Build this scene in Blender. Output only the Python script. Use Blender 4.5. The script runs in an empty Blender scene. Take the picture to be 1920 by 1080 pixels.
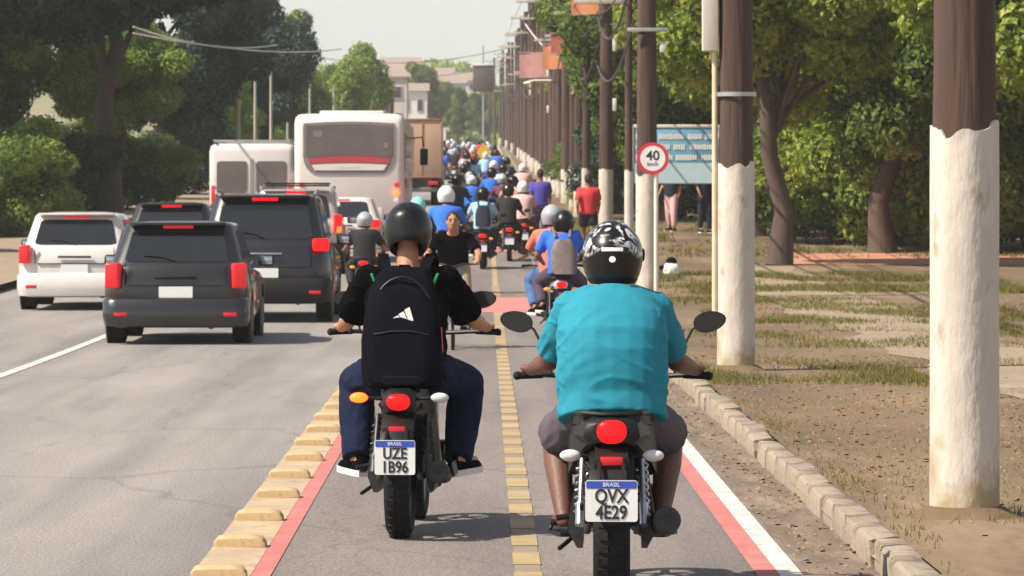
import bpy, bmesh, math, random
import numpy as np
from mathutils import Vector, Matrix, Euler, noise
R = math.radians
rnd = random.Random(7)
nrng = np.random.default_rng(11)
S = bpy.context.scene
C = S.collection

# ------------------------------------------------------------------ camera, sky, sun, exposure
F = 8000.0          # focal length in photo pixels (1920 wide) : a long press lens
VX, HY, H = 908.0, 380.0, 1.70   # vanishing point of the road and camera height
cd = bpy.data.cameras.new('camera'); cam = bpy.data.objects.new('camera', cd); C.objects.link(cam)
cd.sensor_width = 36.0; cd.lens = F / 1920 * 36.0
cd.shift_x = (960 - VX) / 1920; cd.shift_y = -(540 - HY) / 1920
cd.clip_start = 0.5; cd.clip_end = 6000
cam.location = (0, 0, H); cam.rotation_euler = (R(90), 0, 0)
cd.dof.use_dof = True; cd.dof.focus_distance = 20.5; cd.dof.aperture_fstop = 15.0
S.camera = cam

SUN_EL, SUN_AZ = 49.0, -111.0      # azimuth from +Y (road direction), negative = left
W = bpy.data.worlds.new('World'); S.world = W; W.use_nodes = True
wn = W.node_tree.nodes; wl = W.node_tree.links
bg = wn['Background']
sky = wn.new('ShaderNodeTexSky'); sky.sky_type = 'NISHITA'; sky.sun_disc = False
sky.sun_elevation = R(SUN_EL); sky.sun_rotation = R(SUN_AZ)
sky.air_density = 1.0; sky.dust_density = 0.7; sky.ozone_density = 0.6
hs = wn.new('ShaderNodeHueSaturation'); hs.inputs['Saturation'].default_value = 0.45
wl.new(sky.outputs[0], hs.inputs['Color']); wl.new(hs.outputs[0], bg.inputs[0])
bg.inputs[1].default_value = 0.098
sd = bpy.data.lights.new('sun', 'SUN'); so = bpy.data.objects.new('sun', sd); C.objects.link(so)
sd.energy = 5.0; sd.angle = R(0.6); sd.color = (1.0, 0.905, 0.75)
tos = Vector((math.sin(R(SUN_AZ)) * math.cos(R(SUN_EL)), math.cos(R(SUN_AZ)) * math.cos(R(SUN_EL)), math.sin(R(SUN_EL))))
so.rotation_euler = (-tos).to_track_quat('-Z', 'Y').to_euler(); so.location = tos * 50
S.view_settings.view_transform = 'Standard'; S.view_settings.look = 'None'
S.view_settings.exposure = 0.64; S.view_settings.gamma = 1.0; S.view_settings.use_curve_mapping = False
try:
    S.cycles.max_bounces = 5; S.cycles.volume_bounces = 0; S.cycles.transparent_max_bounces = 6
    S.cycles.use_denoising = True; S.cycles.use_adaptive_sampling = True; S.cycles.adaptive_threshold = .025
except Exception: pass

# ------------------------------------------------------------------ helpers
def G(y):                                     # height of the road: level, then climbing gently to a crest
    if y < 42: return 0.0
    if y < 105: return .0002 * (y - 42) ** 2
    if y < 450: return .7938 + .02 * (y - 105)
    return 7.6938 + 1.5 * (1 - math.exp(-(y - 450) / 75.0))
def X(px, d): return (px - VX) * d / F        # lateral place of something seen at column px, d metres away
def tag(o, label=None, cat=None, group=None, kind=None):
    if label: o['label'] = label
    if cat: o['category'] = cat
    if group: o['group'] = group
    if kind: o['kind'] = kind
    return o
def empty(name, loc=(0, 0, 0), rz=0.0):
    o = bpy.data.objects.new(name, None); C.objects.link(o); o.location = loc; o.rotation_euler = (0, 0, rz)
    o.empty_display_size = .2
    return o
def link(name, me, parent=None, loc=None, rz=None):
    o = bpy.data.objects.new(name, me); C.objects.link(o)
    if parent is not None: o.parent = parent
    if loc is not None: o.location = loc
    if rz is not None: o.rotation_euler = (0, 0, rz)
    return o
def setmat(o, m):                             # own material on a copy that shares its mesh
    if o.material_slots: o.material_slots[0].link = 'OBJECT'; o.material_slots[0].material = m
def copy_tree(o, parent=None, sw=None, skip=()):
    c = o.copy(); C.objects.link(c); c.parent = parent
    if sw:
        for s in c.material_slots:
            if s.material and s.material.name in sw:
                n = sw[s.material.name]; s.link = 'OBJECT'; s.material = n
    for ch in list(o.children):
        if ch.name.split('.')[0] not in skip: copy_tree(ch, c, sw, skip)
    return c

class MB:
    def __init__(s): s.v = []; s.f = []
    def add(s, vs, fs):
        n = len(s.v); s.v += [tuple(v) for v in vs]; s.f += [tuple(i + n for i in f) for f in fs]; return s
    def box(s, c, d, rot=None, bev=0.0, seg=2):
        bm = bmesh.new(); bmesh.ops.create_cube(bm, size=1)
        for v in bm.verts: v.co = Vector((v.co.x * d[0], v.co.y * d[1], v.co.z * d[2]))
        if bev > 0: bmesh.ops.bevel(bm, geom=bm.edges[:], offset=bev, segments=seg, profile=.5, affect='EDGES')
        m = Matrix.Translation(c) @ (Euler(rot).to_matrix().to_4x4() if rot else Matrix())
        bm.verts.index_update()
        s.add([m @ v.co for v in bm.verts], [[v.index for v in f.verts] for f in bm.faces]); bm.free(); return s
    def loft(s, rings, cap0=True, cap1=True, closed=False):
        n = len(rings[0]); vs = [p for r in rings for p in r]; fs = []
        m = len(rings)
        for i in range(m if closed else m - 1):
            a, b = i * n, ((i + 1) % m) * n
            for j in range(n):
                k = (j + 1) % n; fs.append((a + j, a + k, b + k, b + j))
        if not closed:
            if cap0: fs.append(tuple(range(n - 1, -1, -1)))
            if cap1: fs.append(tuple(range((m - 1) * n, m * n)))
        return s.add(vs, fs)
    def _fr(s, d):
        d = Vector(d).normalized(); a = Vector((0, 0, 1)) if abs(d.z) < .9 else Vector((1, 0, 0))
        u = d.cross(a).normalized(); return u, d.cross(u).normalized()
    def cone(s, p0, p1, r0, r1, n=12, cap=True, sq=(1, 1)):
        p0 = Vector(p0); p1 = Vector(p1); u, w = s._fr(p1 - p0)
        ring = lambda p, r: [p + u * (r * sq[0] * math.cos(2 * math.pi * k / n)) + w * (r * sq[1] * math.sin(2 * math.pi * k / n)) for k in range(n)]
        return s.loft([ring(p0, r0), ring(p1, r1)], cap, cap)
    def ball(s, c, r, nu=14, nv=8, rot=None):
        if not hasattr(r, '__len__'): r = (r, r, r)
        m = Euler(rot).to_matrix() if rot else Matrix.Identity(3); c = Vector(c)
        vs = [c + m @ Vector((0, 0, -r[2]))]
        for i in range(1, nv):
            t = -math.pi / 2 + math.pi * i / nv
            for k in range(nu):
                a = 2 * math.pi * k / nu
                vs.append(c + m @ Vector((r[0] * math.cos(t) * math.cos(a), r[1] * math.cos(t) * math.sin(a), r[2] * math.sin(t))))
        vs.append(c + m @ Vector((0, 0, r[2]))); fs = []
        for k in range(nu):
            k2 = (k + 1) % nu; fs.append((0, 1 + k2, 1 + k))
            for i in range(nv - 2):
                a = 1 + i * nu; b = a + nu; fs.append((a + k, a + k2, b + k2, b + k))
            a = 1 + (nv - 2) * nu; fs.append((a + k, a + k2, len(vs) - 1))
        return s.add(vs, fs)
    def cap(s, p0, p1, r0, r1, n=12):
        s.cone(p0, p1, r0, r1, n); s.ball(p0, r0, n, 8); s.ball(p1, r1, n, 8); return s
    def tube(s, pts, r, n=8):
        pts = [Vector(p) for p in pts]; rings = []
        rr = r if hasattr(r, '__len__') else [r] * len(pts)
        u = None
        for i, p in enumerate(pts):
            d = (pts[min(i + 1, len(pts) - 1)] - pts[max(i - 1, 0)]).normalized()
            if u is None: u, w = s._fr(d)
            else:
                u = (u - d * u.dot(d)).normalized()
            w = d.cross(u)
            rings.append([p + u * (rr[i] * math.cos(2 * math.pi * k / n)) + w * (rr[i] * math.sin(2 * math.pi * k / n)) for k in range(n)])
        return s.loft(rings)
    def lathe(s, prof, o=(0, 0, 0), ax=(0, 0, 1), n=24, closed=False):
        o = Vector(o); d = Vector(ax).normalized(); u, w = s._fr(d)
        rings = [[o + d * h + u * (r * math.cos(2 * math.pi * k / n)) + w * (r * math.sin(2 * math.pi * k / n)) for k in range(n)] for r, h in prof]
        return s.loft(rings, not closed, not closed, closed)
    def prism(s, poly, y0, y1):                # polygon in x,z, extruded along y
        a = [(x, y0, z) for x, z in poly]; b = [(x, y1, z) for x, z in poly]; return s.loft([a, b])
    def mesh(s, name='m', mat=None, smooth=40):
        me = bpy.data.meshes.new(name); me.from_pydata(s.v, [], s.f); me.update()
        bm = bmesh.new(); bm.from_mesh(me); bmesh.ops.recalc_face_normals(bm, faces=bm.faces[:]); bm.to_mesh(me); bm.free()
        if smooth:
            me.shade_smooth(); me.set_sharp_from_angle(angle=R(smooth))
        if mat: me.materials.append(mat)
        return me
    def build(s, name, mat, parent=None, smooth=40, loc=None, rz=None):
        return link(name, s.mesh(name, mat, smooth), parent, loc, rz)

def remesh(mb, voxel, mat, smooth=5, name='m'):
    me = mb.mesh('tmp', None, 0); o = bpy.data.objects.new('tmp', me); C.objects.link(o)
    m = o.modifiers.new('r', 'REMESH'); m.mode = 'VOXEL'; m.voxel_size = voxel; m.use_smooth_shade = True
    if smooth:
        k = o.modifiers.new('s', 'SMOOTH'); k.factor = .5; k.iterations = smooth
    dg = bpy.context.evaluated_depsgraph_get()
    out = bpy.data.meshes.new_from_object(o.evaluated_get(dg)); out.name = name
    bpy.data.objects.remove(o); bpy.data.meshes.remove(me)
    out.materials.clear(); out.materials.append(mat); out.shade_smooth()
    return out
def wrinkle(me, amp, sc=(9, 9, 22), seed=0.0, zmax=9):
    n = len(me.vertices); co = np.empty(n * 3, 'f'); me.vertices.foreach_get('co', co); co = co.reshape(-1, 3)
    no = np.empty(n * 3, 'f'); me.vertices.foreach_get('normal', no); no = no.reshape(-1, 3)
    h = np.array([noise.noise(Vector((c[0] * sc[0] + seed, c[1] * sc[1], c[2] * sc[2] + 3 * c[0] * c[0] * sc[2]))) for c in co])
    h = 1 - np.abs(h) * 2.2
    co += no * (amp * h)[:, None]; me.vertices.foreach_set('co', co.ravel()); me.update()
def folds(me):
    n = len(me.vertices); co = np.empty(n * 3, 'f'); me.vertices.foreach_get('co', co); co = co.reshape(-1, 3)
    no = np.empty(n * 3, 'f'); me.vertices.foreach_get('normal', no); no = no.reshape(-1, 3); h = np.zeros(n)
    rid = lambda v: max(0.0, 1 - abs(noise.noise(v)) * 4.5)
    for i, (x, y, z) in enumerate(co):
        a = abs(x); sg = 1 if x > 0 else -1
        w1 = max(0, min(1, (1.10 - z) / .14)); w2 = max(0, min(1, (a - .08) / .08)) * max(0, 1 - abs(z - 1.07) / .17)
        h[i] = w1 * .0050 * rid(Vector((x * 3.2, y * 2, z * 11 + a * 2.2))) + w2 * .0060 * rid(Vector((x * 3 + 5, y * 3, (z + a * .9) * 10))) + .0018 * rid(Vector((x * 7, y * 7, z * 6 + 9)))
        if a > .20: h[i] += .005 * rid(Vector((x * 14, y * 10, z * 16)))
    co += no * h[:, None]; me.vertices.foreach_set('co', co.ravel()); me.update()
def rrect(x0, x1, y0, y1, r, n=4):
    r = min(r, (x1 - x0) / 2 - 1e-4, (y1 - y0) / 2 - 1e-4); out = []
    for cx, cy, a in ((x1 - r, y1 - r, 0), (x0 + r, y1 - r, 90), (x0 + r, y0 + r, 180), (x1 - r, y0 + r, 270)):
        for k in range(n + 1):
            t = R(a + 90 * k / n); out.append((cx + r * math.cos(t), cy + r * math.sin(t)))
    return out

# ------------------------------------------------------------------ materials
MT = {}
def mat(name, col, rough=.6, metal=0.0, var=.12, scale=6.0, bump=0.0, bscale=80.0, coat=0.0, emit=0.0, ecol=None, spec=.5, stretch=None, dirt=None, dscale=2.0, dth=.55, alpha=None, trans=0.0):
    m = bpy.data.materials.new(name); m.use_nodes = True; nt = m.node_tree; N = nt.nodes; L = nt.links
    b = N['Principled BSDF']; tc = N.new('ShaderNodeTexCoord'); mp = N.new('ShaderNodeMapping'); L.new(tc.outputs['Object'], mp.inputs[0])
    if stretch: mp.inputs['Scale'].default_value = stretch
    nz = N.new('ShaderNodeTexNoise'); nz.inputs['Scale'].default_value = scale; nz.inputs['Detail'].default_value = 6; nz.inputs['Roughness'].default_value = .65
    L.new(mp.outputs[0], nz.inputs['Vector'])
    mr = N.new('ShaderNodeMapRange'); mr.inputs['From Min'].default_value = .3; mr.inputs['From Max'].default_value = .7
    mr.inputs['To Min'].default_value = 1 - var; mr.inputs['To Max'].default_value = 1 + var; L.new(nz.outputs[0], mr.inputs[0])
    mx = N.new('ShaderNodeMix'); mx.data_type = 'RGBA'; mx.blend_type = 'MULTIPLY'; mx.inputs[0].default_value = 1
    mx.inputs[6].default_value = (*col, 1); L.new(mr.outputs[0], mx.inputs[7]); out = mx.outputs[2]
    if dirt:
        n2 = N.new('ShaderNodeTexNoise'); n2.inputs['Scale'].default_value = dscale; n2.inputs['Detail'].default_value = 8; n2.inputs['Roughness'].default_value = .7
        L.new(mp.outputs[0], n2.inputs['Vector'])
        r2 = N.new('ShaderNodeMapRange'); r2.inputs['From Min'].default_value = dth; r2.inputs['From Max'].default_value = dth + .12; L.new(n2.outputs[0], r2.inputs[0])
        m2 = N.new('ShaderNodeMix'); m2.data_type = 'RGBA'; L.new(r2.outputs[0], m2.inputs[0]); L.new(out, m2.inputs[6]); m2.inputs[7].default_value = (*dirt, 1); out = m2.outputs[2]
    L.new(out, b.inputs['Base Color'])
    b.inputs['Roughness'].default_value = rough; b.inputs['Metallic'].default_value = metal; b.inputs['Specular IOR Level'].default_value = spec
    if coat: b.inputs['Coat Weight'].default_value = coat; b.inputs['Coat Roughness'].default_value = .06
    if trans: b.inputs['Transmission Weight'].default_value = trans
    if bump:
        n3 = N.new('ShaderNodeTexNoise'); n3.inputs['Scale'].default_value = bscale; n3.inputs['Detail'].default_value = 5; L.new(mp.outputs[0], n3.inputs['Vector'])
        bp = N.new('ShaderNodeBump'); bp.inputs['Strength'].default_value = bump; bp.inputs['Distance'].default_value = .02; L.new(n3.outputs[0], bp.inputs['Height']); L.new(bp.outputs[0], b.inputs['Normal'])
    if emit: b.inputs['Emission Color'].default_value = (*(ecol or col), 1); b.inputs['Emission Strength'].default_value = emit
    MT[name] = m; return m
M = MT
def wear(m, crack=.5, streak=.35):
    N = m.node_tree.nodes; L = m.node_tree.links; b = N['Principled BSDF']; src = b.inputs['Base Color'].links[0].from_socket
    tc = N.new('ShaderNodeTexCoord'); mp = N.new('ShaderNodeMapping'); mp.inputs['Scale'].default_value = (1.1, .05, 1); L.new(tc.outputs['Object'], mp.inputs[0])
    nz = N.new('ShaderNodeTexNoise'); nz.inputs['Scale'].default_value = 1.6; nz.inputs['Detail'].default_value = 3; L.new(mp.outputs[0], nz.inputs['Vector'])
    r = N.new('ShaderNodeMapRange'); r.inputs['From Min'].default_value = .42; r.inputs['From Max'].default_value = .66; r.inputs['To Min'].default_value = 1.06; r.inputs['To Max'].default_value = 1 - streak; L.new(nz.outputs[0], r.inputs[0])
    n2 = N.new('ShaderNodeTexNoise'); n2.inputs['Scale'].default_value = 1.4; n2.inputs['Detail'].default_value = 6; L.new(tc.outputs['Object'], n2.inputs['Vector'])
    ad = N.new('ShaderNodeVectorMath'); ad.operation = 'MULTIPLY_ADD'; L.new(n2.outputs['Color'], ad.inputs[0]); ad.inputs[1].default_value = (.9, .9, 0); L.new(tc.outputs['Object'], ad.inputs[2])
    m2 = N.new('ShaderNodeMapping'); m2.inputs['Scale'].default_value = (.5, .14, 1); L.new(ad.outputs[0], m2.inputs[0])
    vo = N.new('ShaderNodeTexVoronoi'); vo.feature = 'DISTANCE_TO_EDGE'; vo.inputs['Scale'].default_value = 1.0; L.new(m2.outputs[0], vo.inputs['Vector'])
    c = N.new('ShaderNodeMapRange'); c.inputs['From Min'].default_value = .003; c.inputs['From Max'].default_value = .009; c.inputs['To Min'].default_value = 1 - crack; c.inputs['To Max'].default_value = 1.0; L.new(vo.outputs['Distance'], c.inputs[0])
    g1 = N.new('ShaderNodeMapping'); g1.inputs['Scale'].default_value = (1, .3, 1); L.new(tc.outputs['Object'], g1.inputs[0]); g2 = N.new('ShaderNodeTexNoise'); g2.inputs['Scale'].default_value = 70; g2.inputs['Detail'].default_value = 3; L.new(g1.outputs[0], g2.inputs['Vector'])
    g3 = N.new('ShaderNodeMapRange'); g3.inputs['From Min'].default_value = .3; g3.inputs['From Max'].default_value = .7; g3.inputs['To Min'].default_value = .74; g3.inputs['To Max'].default_value = 1.26; L.new(g2.outputs[0], g3.inputs[0])
    m0 = N.new('ShaderNodeMath'); m0.operation = 'MULTIPLY'; L.new(r.outputs[0], m0.inputs[0]); L.new(g3.outputs[0], m0.inputs[1])
    mu = N.new('ShaderNodeMath'); mu.operation = 'MULTIPLY'; L.new(m0.outputs[0], mu.inputs[0]); L.new(c.outputs[0], mu.inputs[1])
    mx = N.new('ShaderNodeMix'); mx.data_type = 'RGBA'; mx.blend_type = 'MULTIPLY'; mx.inputs[0].default_value = 1; L.new(src, mx.inputs[6]); L.new(mu.outputs[0], mx.inputs[7]); L.new(mx.outputs[2], b.inputs['Base Color'])
mat('asphalt', (.172, .147, .138), .92, var=.2, scale=.55, bump=.25, bscale=55, stretch=(1, .22, 1), dirt=(.138, .119, .112), dscale=.35, dth=.56)
mat('road_left', (.225, .202, .194), .9, var=.18, scale=.5, bump=.25, bscale=55, stretch=(1, .18, 1), dirt=(.185, .168, .162), dscale=.4, dth=.57)
wear(MT['asphalt'], .16, .20); wear(MT['road_left'], .18, .22)
mat('dirt', (.14, .092, .052), .95, var=.35, scale=1.3, bump=.8, bscale=18, stretch=(.6, .16, 1), dirt=(.215, .15, .09), dscale=1.0, dth=.52)
mat('gutter', (.15, .112, .085), .95, var=.35, scale=5, bump=.5, bscale=30, stretch=(1, .22, 1), dirt=(.23, .18, .135), dscale=3.5, dth=.52)
mat('ground', (.17, .16, .08), .95, var=.3, scale=.2, bump=.4, bscale=5, dirt=(.24, .18, .11), dscale=.06, dth=.5)
mat('path', (.26, .195, .135), .9, var=.14, scale=1.2, bump=.3, bscale=30, dirt=(.36, .28, .2), dscale=1.0, dth=.56)
mat('red_paint', (.44, .14, .132), .85, var=.2, scale=2.2, bump=.2, bscale=60, dirt=(.36, .20, .18), dscale=5, dth=.54)
mat('red_faded', (.46, .165, .155), .85, var=.2, scale=1.2, bump=.2, bscale=60, dirt=(.30, .20, .18), dscale=1.5, dth=.58)
mat('white_paint', (.58, .55, .52), .8, var=.12, scale=3, bump=.2, bscale=60, dirt=(.38, .33, .30), dscale=6, dth=.50)
mat('yellow_paint', (.34, .25, .13), .8, var=.2, scale=3, bump=.2, bscale=60, dirt=(.34, .27, .19), dscale=4, dth=.57)
mat('sand_paint', (.40, .30, .20), .85, var=.2, scale=3, bump=.2, bscale=60, dirt=(.28, .225, .185), dscale=4, dth=.53)
mat('worn_yellow', (.25, .195, .135), .85, var=.2, scale=3, bump=.2, bscale=60, dirt=(.20, .172, .155), dscale=2.5, dth=.5)
mat('stud', (.47, .33, .175), .75, var=.22, scale=9, dirt=(.32, .23, .14), dscale=9, dth=.56)
mat('kerb', (.30, .25, .195), .95, var=.3, scale=3.5, bump=.8, bscale=16, dirt=(.17, .125, .09), dscale=3.4, dth=.49)
mat('bark', (.088, .058, .046), .9, var=.3, scale=4, bump=.5, bscale=14, stretch=(1, 1, .15), dirt=(.05, .036, .03), dscale=2, dth=.56)
mat('pole_wood', (.078, .046, .035), .9, var=.5, scale=5, bump=.9, bscale=24, stretch=(1, 1, .07), dirt=(.032, .022, .018), dscale=3.0, dth=.54)
mat('pole_pale', (.40, .36, .30), .85, var=.18, scale=3, bump=.3, bscale=18, stretch=(1, 1, .12))
mat('lime', (.56, .50, .445), .95, var=.16, scale=2.4, bump=.7, bscale=12, stretch=(1.2, 1.2, .45), dirt=(.33, .27, .19), dscale=4.6, dth=.565)
def splash(m):                                 # soil splashed up the foot of a pole, ragged in height
    N = m.node_tree.nodes; L = m.node_tree.links; b = N['Principled BSDF']; src = b.inputs['Base Color'].links[0].from_socket
    tc = N.new('ShaderNodeTexCoord'); sp = N.new('ShaderNodeSeparateXYZ'); L.new(tc.outputs['Object'], sp.inputs[0]); nz = N.new('ShaderNodeTexNoise'); nz.inputs['Scale'].default_value = 5; nz.inputs['Detail'].default_value = 8; L.new(tc.outputs['Object'], nz.inputs['Vector'])
    a = N.new('ShaderNodeMath'); a.operation = 'MULTIPLY_ADD'; L.new(nz.outputs[0], a.inputs[0]); a.inputs[1].default_value = -1.3; L.new(sp.outputs[2], a.inputs[2])
    r = N.new('ShaderNodeMapRange'); r.inputs['From Min'].default_value = -.62; r.inputs['From Max'].default_value = -.30; r.inputs['To Min'].default_value = .85; r.inputs['To Max'].default_value = 0; L.new(a.outputs[0], r.inputs[0])
    mx = N.new('ShaderNodeMix'); mx.data_type = 'RGBA'; L.new(r.outputs[0], mx.inputs[0]); L.new(src, mx.inputs[6]); mx.inputs[7].default_value = (.33, .25, .12, 1); L.new(mx.outputs[2], b.inputs['Base Color'])
splash(MT['lime'])
mat('box_beige', (.62, .55, .48), .6, var=.06, scale=2)
mat('conduit', (.62, .50, .36), .6, var=.1)
mat('galv', (.42, .42, .43), .45, .7, var=.1)
mat('rubber', (.010, .010, .011), .8, spec=.25, var=.25, scale=20, bump=.3, bscale=60)
mat('black_plastic', (.007, .007, .008), .5, spec=.3, var=.2, scale=15)
mat('black_gloss', (.010, .011, .014), .22, var=.1, coat=.6)
mat('engine', (.05, .05, .052), .45, .6, var=.3, scale=25)
mat('steel', (.45, .45, .46), .3, .9, var=.15, scale=20)
mat('chrome', (.65, .65, .66), .12, 1.0, var=.05)
mat('exhaust_black', (.022, .022, .024), .5, .3, var=.2)
mat('red_light_on', (.45, .004, .006), .35, var=.3, scale=30, emit=1.0, ecol=(1, .008, .010), spec=.2)
mat('red_light', (.42, .012, .015), .25, var=.05, emit=.25, ecol=(1, .02, .03))
mat('red_reflector', (.45, .01, .015), .3, var=.05, emit=.12, ecol=(1, .02, .03))
mat('amber_on', (.8, .12, .01), .3, var=.02, emit=9.0, ecol=(1.0, .030, .002))
mat('amber', (.7, .24, .04), .3, var=.05, emit=.3, ecol=(1, .4, .05))
mat('clear_lens', (.62, .62, .62), .2, var=.05)
mat('plate_white', (.76, .76, .75), .5, var=.05)
mat('plate_blue', (.03, .08, .42), .5, var=.05)
mat('ink', (.02, .02, .022), .6, var=.05)
mat('white_ink', (.82, .82, .82), .6, var=.04)
mat('skin_dark', (.125, .052, .031), .55, var=.14, scale=8, bump=.1, bscale=90)
mat('skin_mid', (.42, .19, .105), .55, var=.1, scale=8, bump=.08, bscale=90)
mat('skin_brown', (.24, .11, .065), .55, var=.1, scale=8)
mat('hair', (.012, .010, .009), .6, var=.2, scale=40, bump=.5, bscale=120)
mat('eye', (.7, .68, .65), .3, var=.02)
mat('glass_dark', (.012, .014, .018), .08, var=.1, coat=.5)
mat('glass_grey', (.115, .095, .092), .12, var=.25, scale=.9, coat=.3)
mat('mirror_glass', (.5, .52, .55), .05, 1.0, var=.02)
def paint(name, col, rough=.32): return mat(name, col, rough, var=.06, scale=2, coat=.7)
paint('car_navy', (.006, .007, .011)); paint('car_grey', (.010, .0095, .011)); paint('car_silver', (.45, .40, .39)); paint('car_white', (.62, .58, .56))
mat('bus_white', (.72, .655, .61), .4, var=.06, scale=.8, coat=.3, dirt=(.62, .55, .50), dscale=1.1, dth=.62)
paint('bus_red', (.45, .03, .045)); mat('bus_grey', (.20, .18, .17), .5, var=.2)
mat('truck_tan', (.56, .365, .26), .6, var=.12, scale=.8, dirt=(.36, .22, .15), dscale=.9, dth=.6)
mat('tan_dark', (.30, .18, .125), .6, var=.12)
mat('teal_cloth', (.005, .205, .29), .85, var=.07, scale=7, bump=.18, bscale=190)
mat('black_cloth', (.0035, .0035, .0045), .9, spec=.02, var=.15, scale=7, bump=.2, bscale=190)
mat('pack_cloth', (.0045, .005, .009), .8, spec=.03, var=.15, scale=9, bump=.25, bscale=220)
mat('green_trim', (.02, .26, .10), .7, var=.1); mat('pink_trim', (.45, .07, .11), .7, var=.1); mat('orange_trim', (.75, .13, .04), .7, var=.1)
mat('jeans', (.009, .015, .040), .9, spec=.1, var=.22, scale=9, bump=.25, bscale=200)
mat('jeans_light', (.05, .12, .28), .9, var=.2, scale=9)
mat('shorts_purple', (.085, .066, .088), .9, var=.14, scale=8, bump=.15, bscale=180)
mat('sole', (.66, .64, .62), .7, var=.1)
cloths = dict(blue=(.02, .13, .60), navy=(.010, .013, .035), light_blue=(.20, .40, .62), pink=(.66, .40, .41), maroon=(.14, .03, .06), indigo=(.06, .05, .33), red=(.55, .03, .035),
              coral=(.66, .16, .10), royal=(.02, .14, .62), charcoal=(.018, .016, .020), cream=(.66, .57, .48), mint=(.25, .66, .58), white=(.72, .70, .69), purple=(.06, .04, .085),
              grey=(.36, .36, .39), yellow=(.75, .44, .03), green=(.06, .22, .10), brown=(.16, .09, .06), sky=(.30, .52, .70), khaki=(.34, .27, .19), black=(.006, .006, .008))
for k, c in cloths.items(): mat('cloth_' + k, c, .85, var=.1, scale=7, bump=.1, bscale=120)
for k, c in dict(black=(.012, .012, .014), white=(.68, .66, .66), grey=(.34, .35, .38), mint=(.22, .62, .54), red=(.45, .02, .03), blue=(.03, .10, .40)).items(): mat('helmet_' + k, c if k != 'black' else (.004, .004, .005), .34, var=.06, coat=.22, spec=.35)
mat('foil', (.5, .5, .5), .4)
mat('orange_panel', (.72, .28, .13), .7, var=.12, scale=3); mat('pink_panel', (.62, .30, .28), .7, var=.15, scale=3); mat('red_panel', (.62, .16, .12), .7, var=.12, scale=3)
mat('sign_red', (.62, .03, .045), .45, var=.05); mat('sign_white', (.80, .78, .75), .5, var=.04); mat('sign_yellow', (.78, .46, .04), .5, var=.06)
mat('sign_blue', (.15, .36, .52), .55, var=.1, scale=1.5); mat('sign_pale', (.46, .60, .66), .55, var=.06)
mat('post_cream', (.70, .64, .54), .6, var=.1)
mat('billboard_grey', (.10, .085, .085), .8, var=.15)
mat('wall_pink', (.52, .45, .42), .9, var=.1, scale=.8, dirt=(.5, .39, .35), dscale=.5, dth=.58); mat('wall_cream', (.66, .58, .47), .9, var=.1, scale=.8); mat('wall_white', (.70, .66, .62), .9, var=.08, scale=.8)  # wall_pink is paled, so its colour carries some distance haze
mat('roof_tile', (.28, .215, .185), .9, var=.2, scale=3); mat('window_dark', (.05, .055, .06), .2, var=.2); mat('window_frame', (.5, .47, .44), .6)
mat('brick_low', (.44, .20, .125), .95, var=.2, scale=4, bump=.4, bscale=20); mat('mortar', (.34, .25, .19), .95, var=.15)
mat('wire', (.05, .05, .055), .6); mat('wire_pale', (.62, .58, .5), .5)
mat('bag_white', (.7, .68, .64), .6, var=.1, bump=.4, bscale=30)
mat('leaf_litter', (.22, .13, .06), .9, var=.4, scale=8); mat('stone', (.24, .19, .15), .95, var=.3, scale=10)

def leafmat(name, c0, c1, c2, tr=.35):
    m = bpy.data.materials.new(name); m.use_nodes = True; N = m.node_tree.nodes; L = m.node_tree.links; N.clear()
    o = N.new('ShaderNodeOutputMaterial'); tc = N.new('ShaderNodeTexCoord'); nz = N.new('ShaderNodeTexNoise'); nz.inputs['Scale'].default_value = 1.3; nz.inputs['Detail'].default_value = 7; nz.inputs['Roughness'].default_value = .75
    L.new(tc.outputs['Object'], nz.inputs['Vector']); cr = N.new('ShaderNodeValToRGB'); L.new(nz.outputs[0], cr.inputs[0])
    e = cr.color_ramp.elements; e[0].position = .36; e[0].color = (*c0, 1); e[1].position = .64; e[1].color = (*c2, 1); k = e.new(.5); k.color = (*c1, 1)
    d = N.new('ShaderNodeBsdfPrincipled'); d.inputs['Roughness'].default_value = .55; d.inputs['Specular IOR Level'].default_value = .3; t = N.new('ShaderNodeBsdfTranslucent')
    L.new(cr.outputs[0], d.inputs['Base Color']); L.new(cr.outputs[0], t.inputs['Color']); mx = N.new('ShaderNodeMixShader'); mx.inputs[0].default_value = tr
    L.new(d.outputs[0], mx.inputs[1]); L.new(t.outputs[0], mx.inputs[2]); L.new(mx.outputs[0], o.inputs[0]); MT[name] = m
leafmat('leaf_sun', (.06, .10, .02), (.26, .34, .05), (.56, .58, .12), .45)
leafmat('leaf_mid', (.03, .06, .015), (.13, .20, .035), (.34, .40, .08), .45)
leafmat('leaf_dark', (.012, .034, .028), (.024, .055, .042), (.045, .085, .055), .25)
leafmat('leaf_bright', (.12, .19, .03), (.22, .31, .05), (.30, .38, .08))
leafmat('grass', (.09, .10, .02), (.17, .16, .035), (.25, .21, .06))

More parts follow.
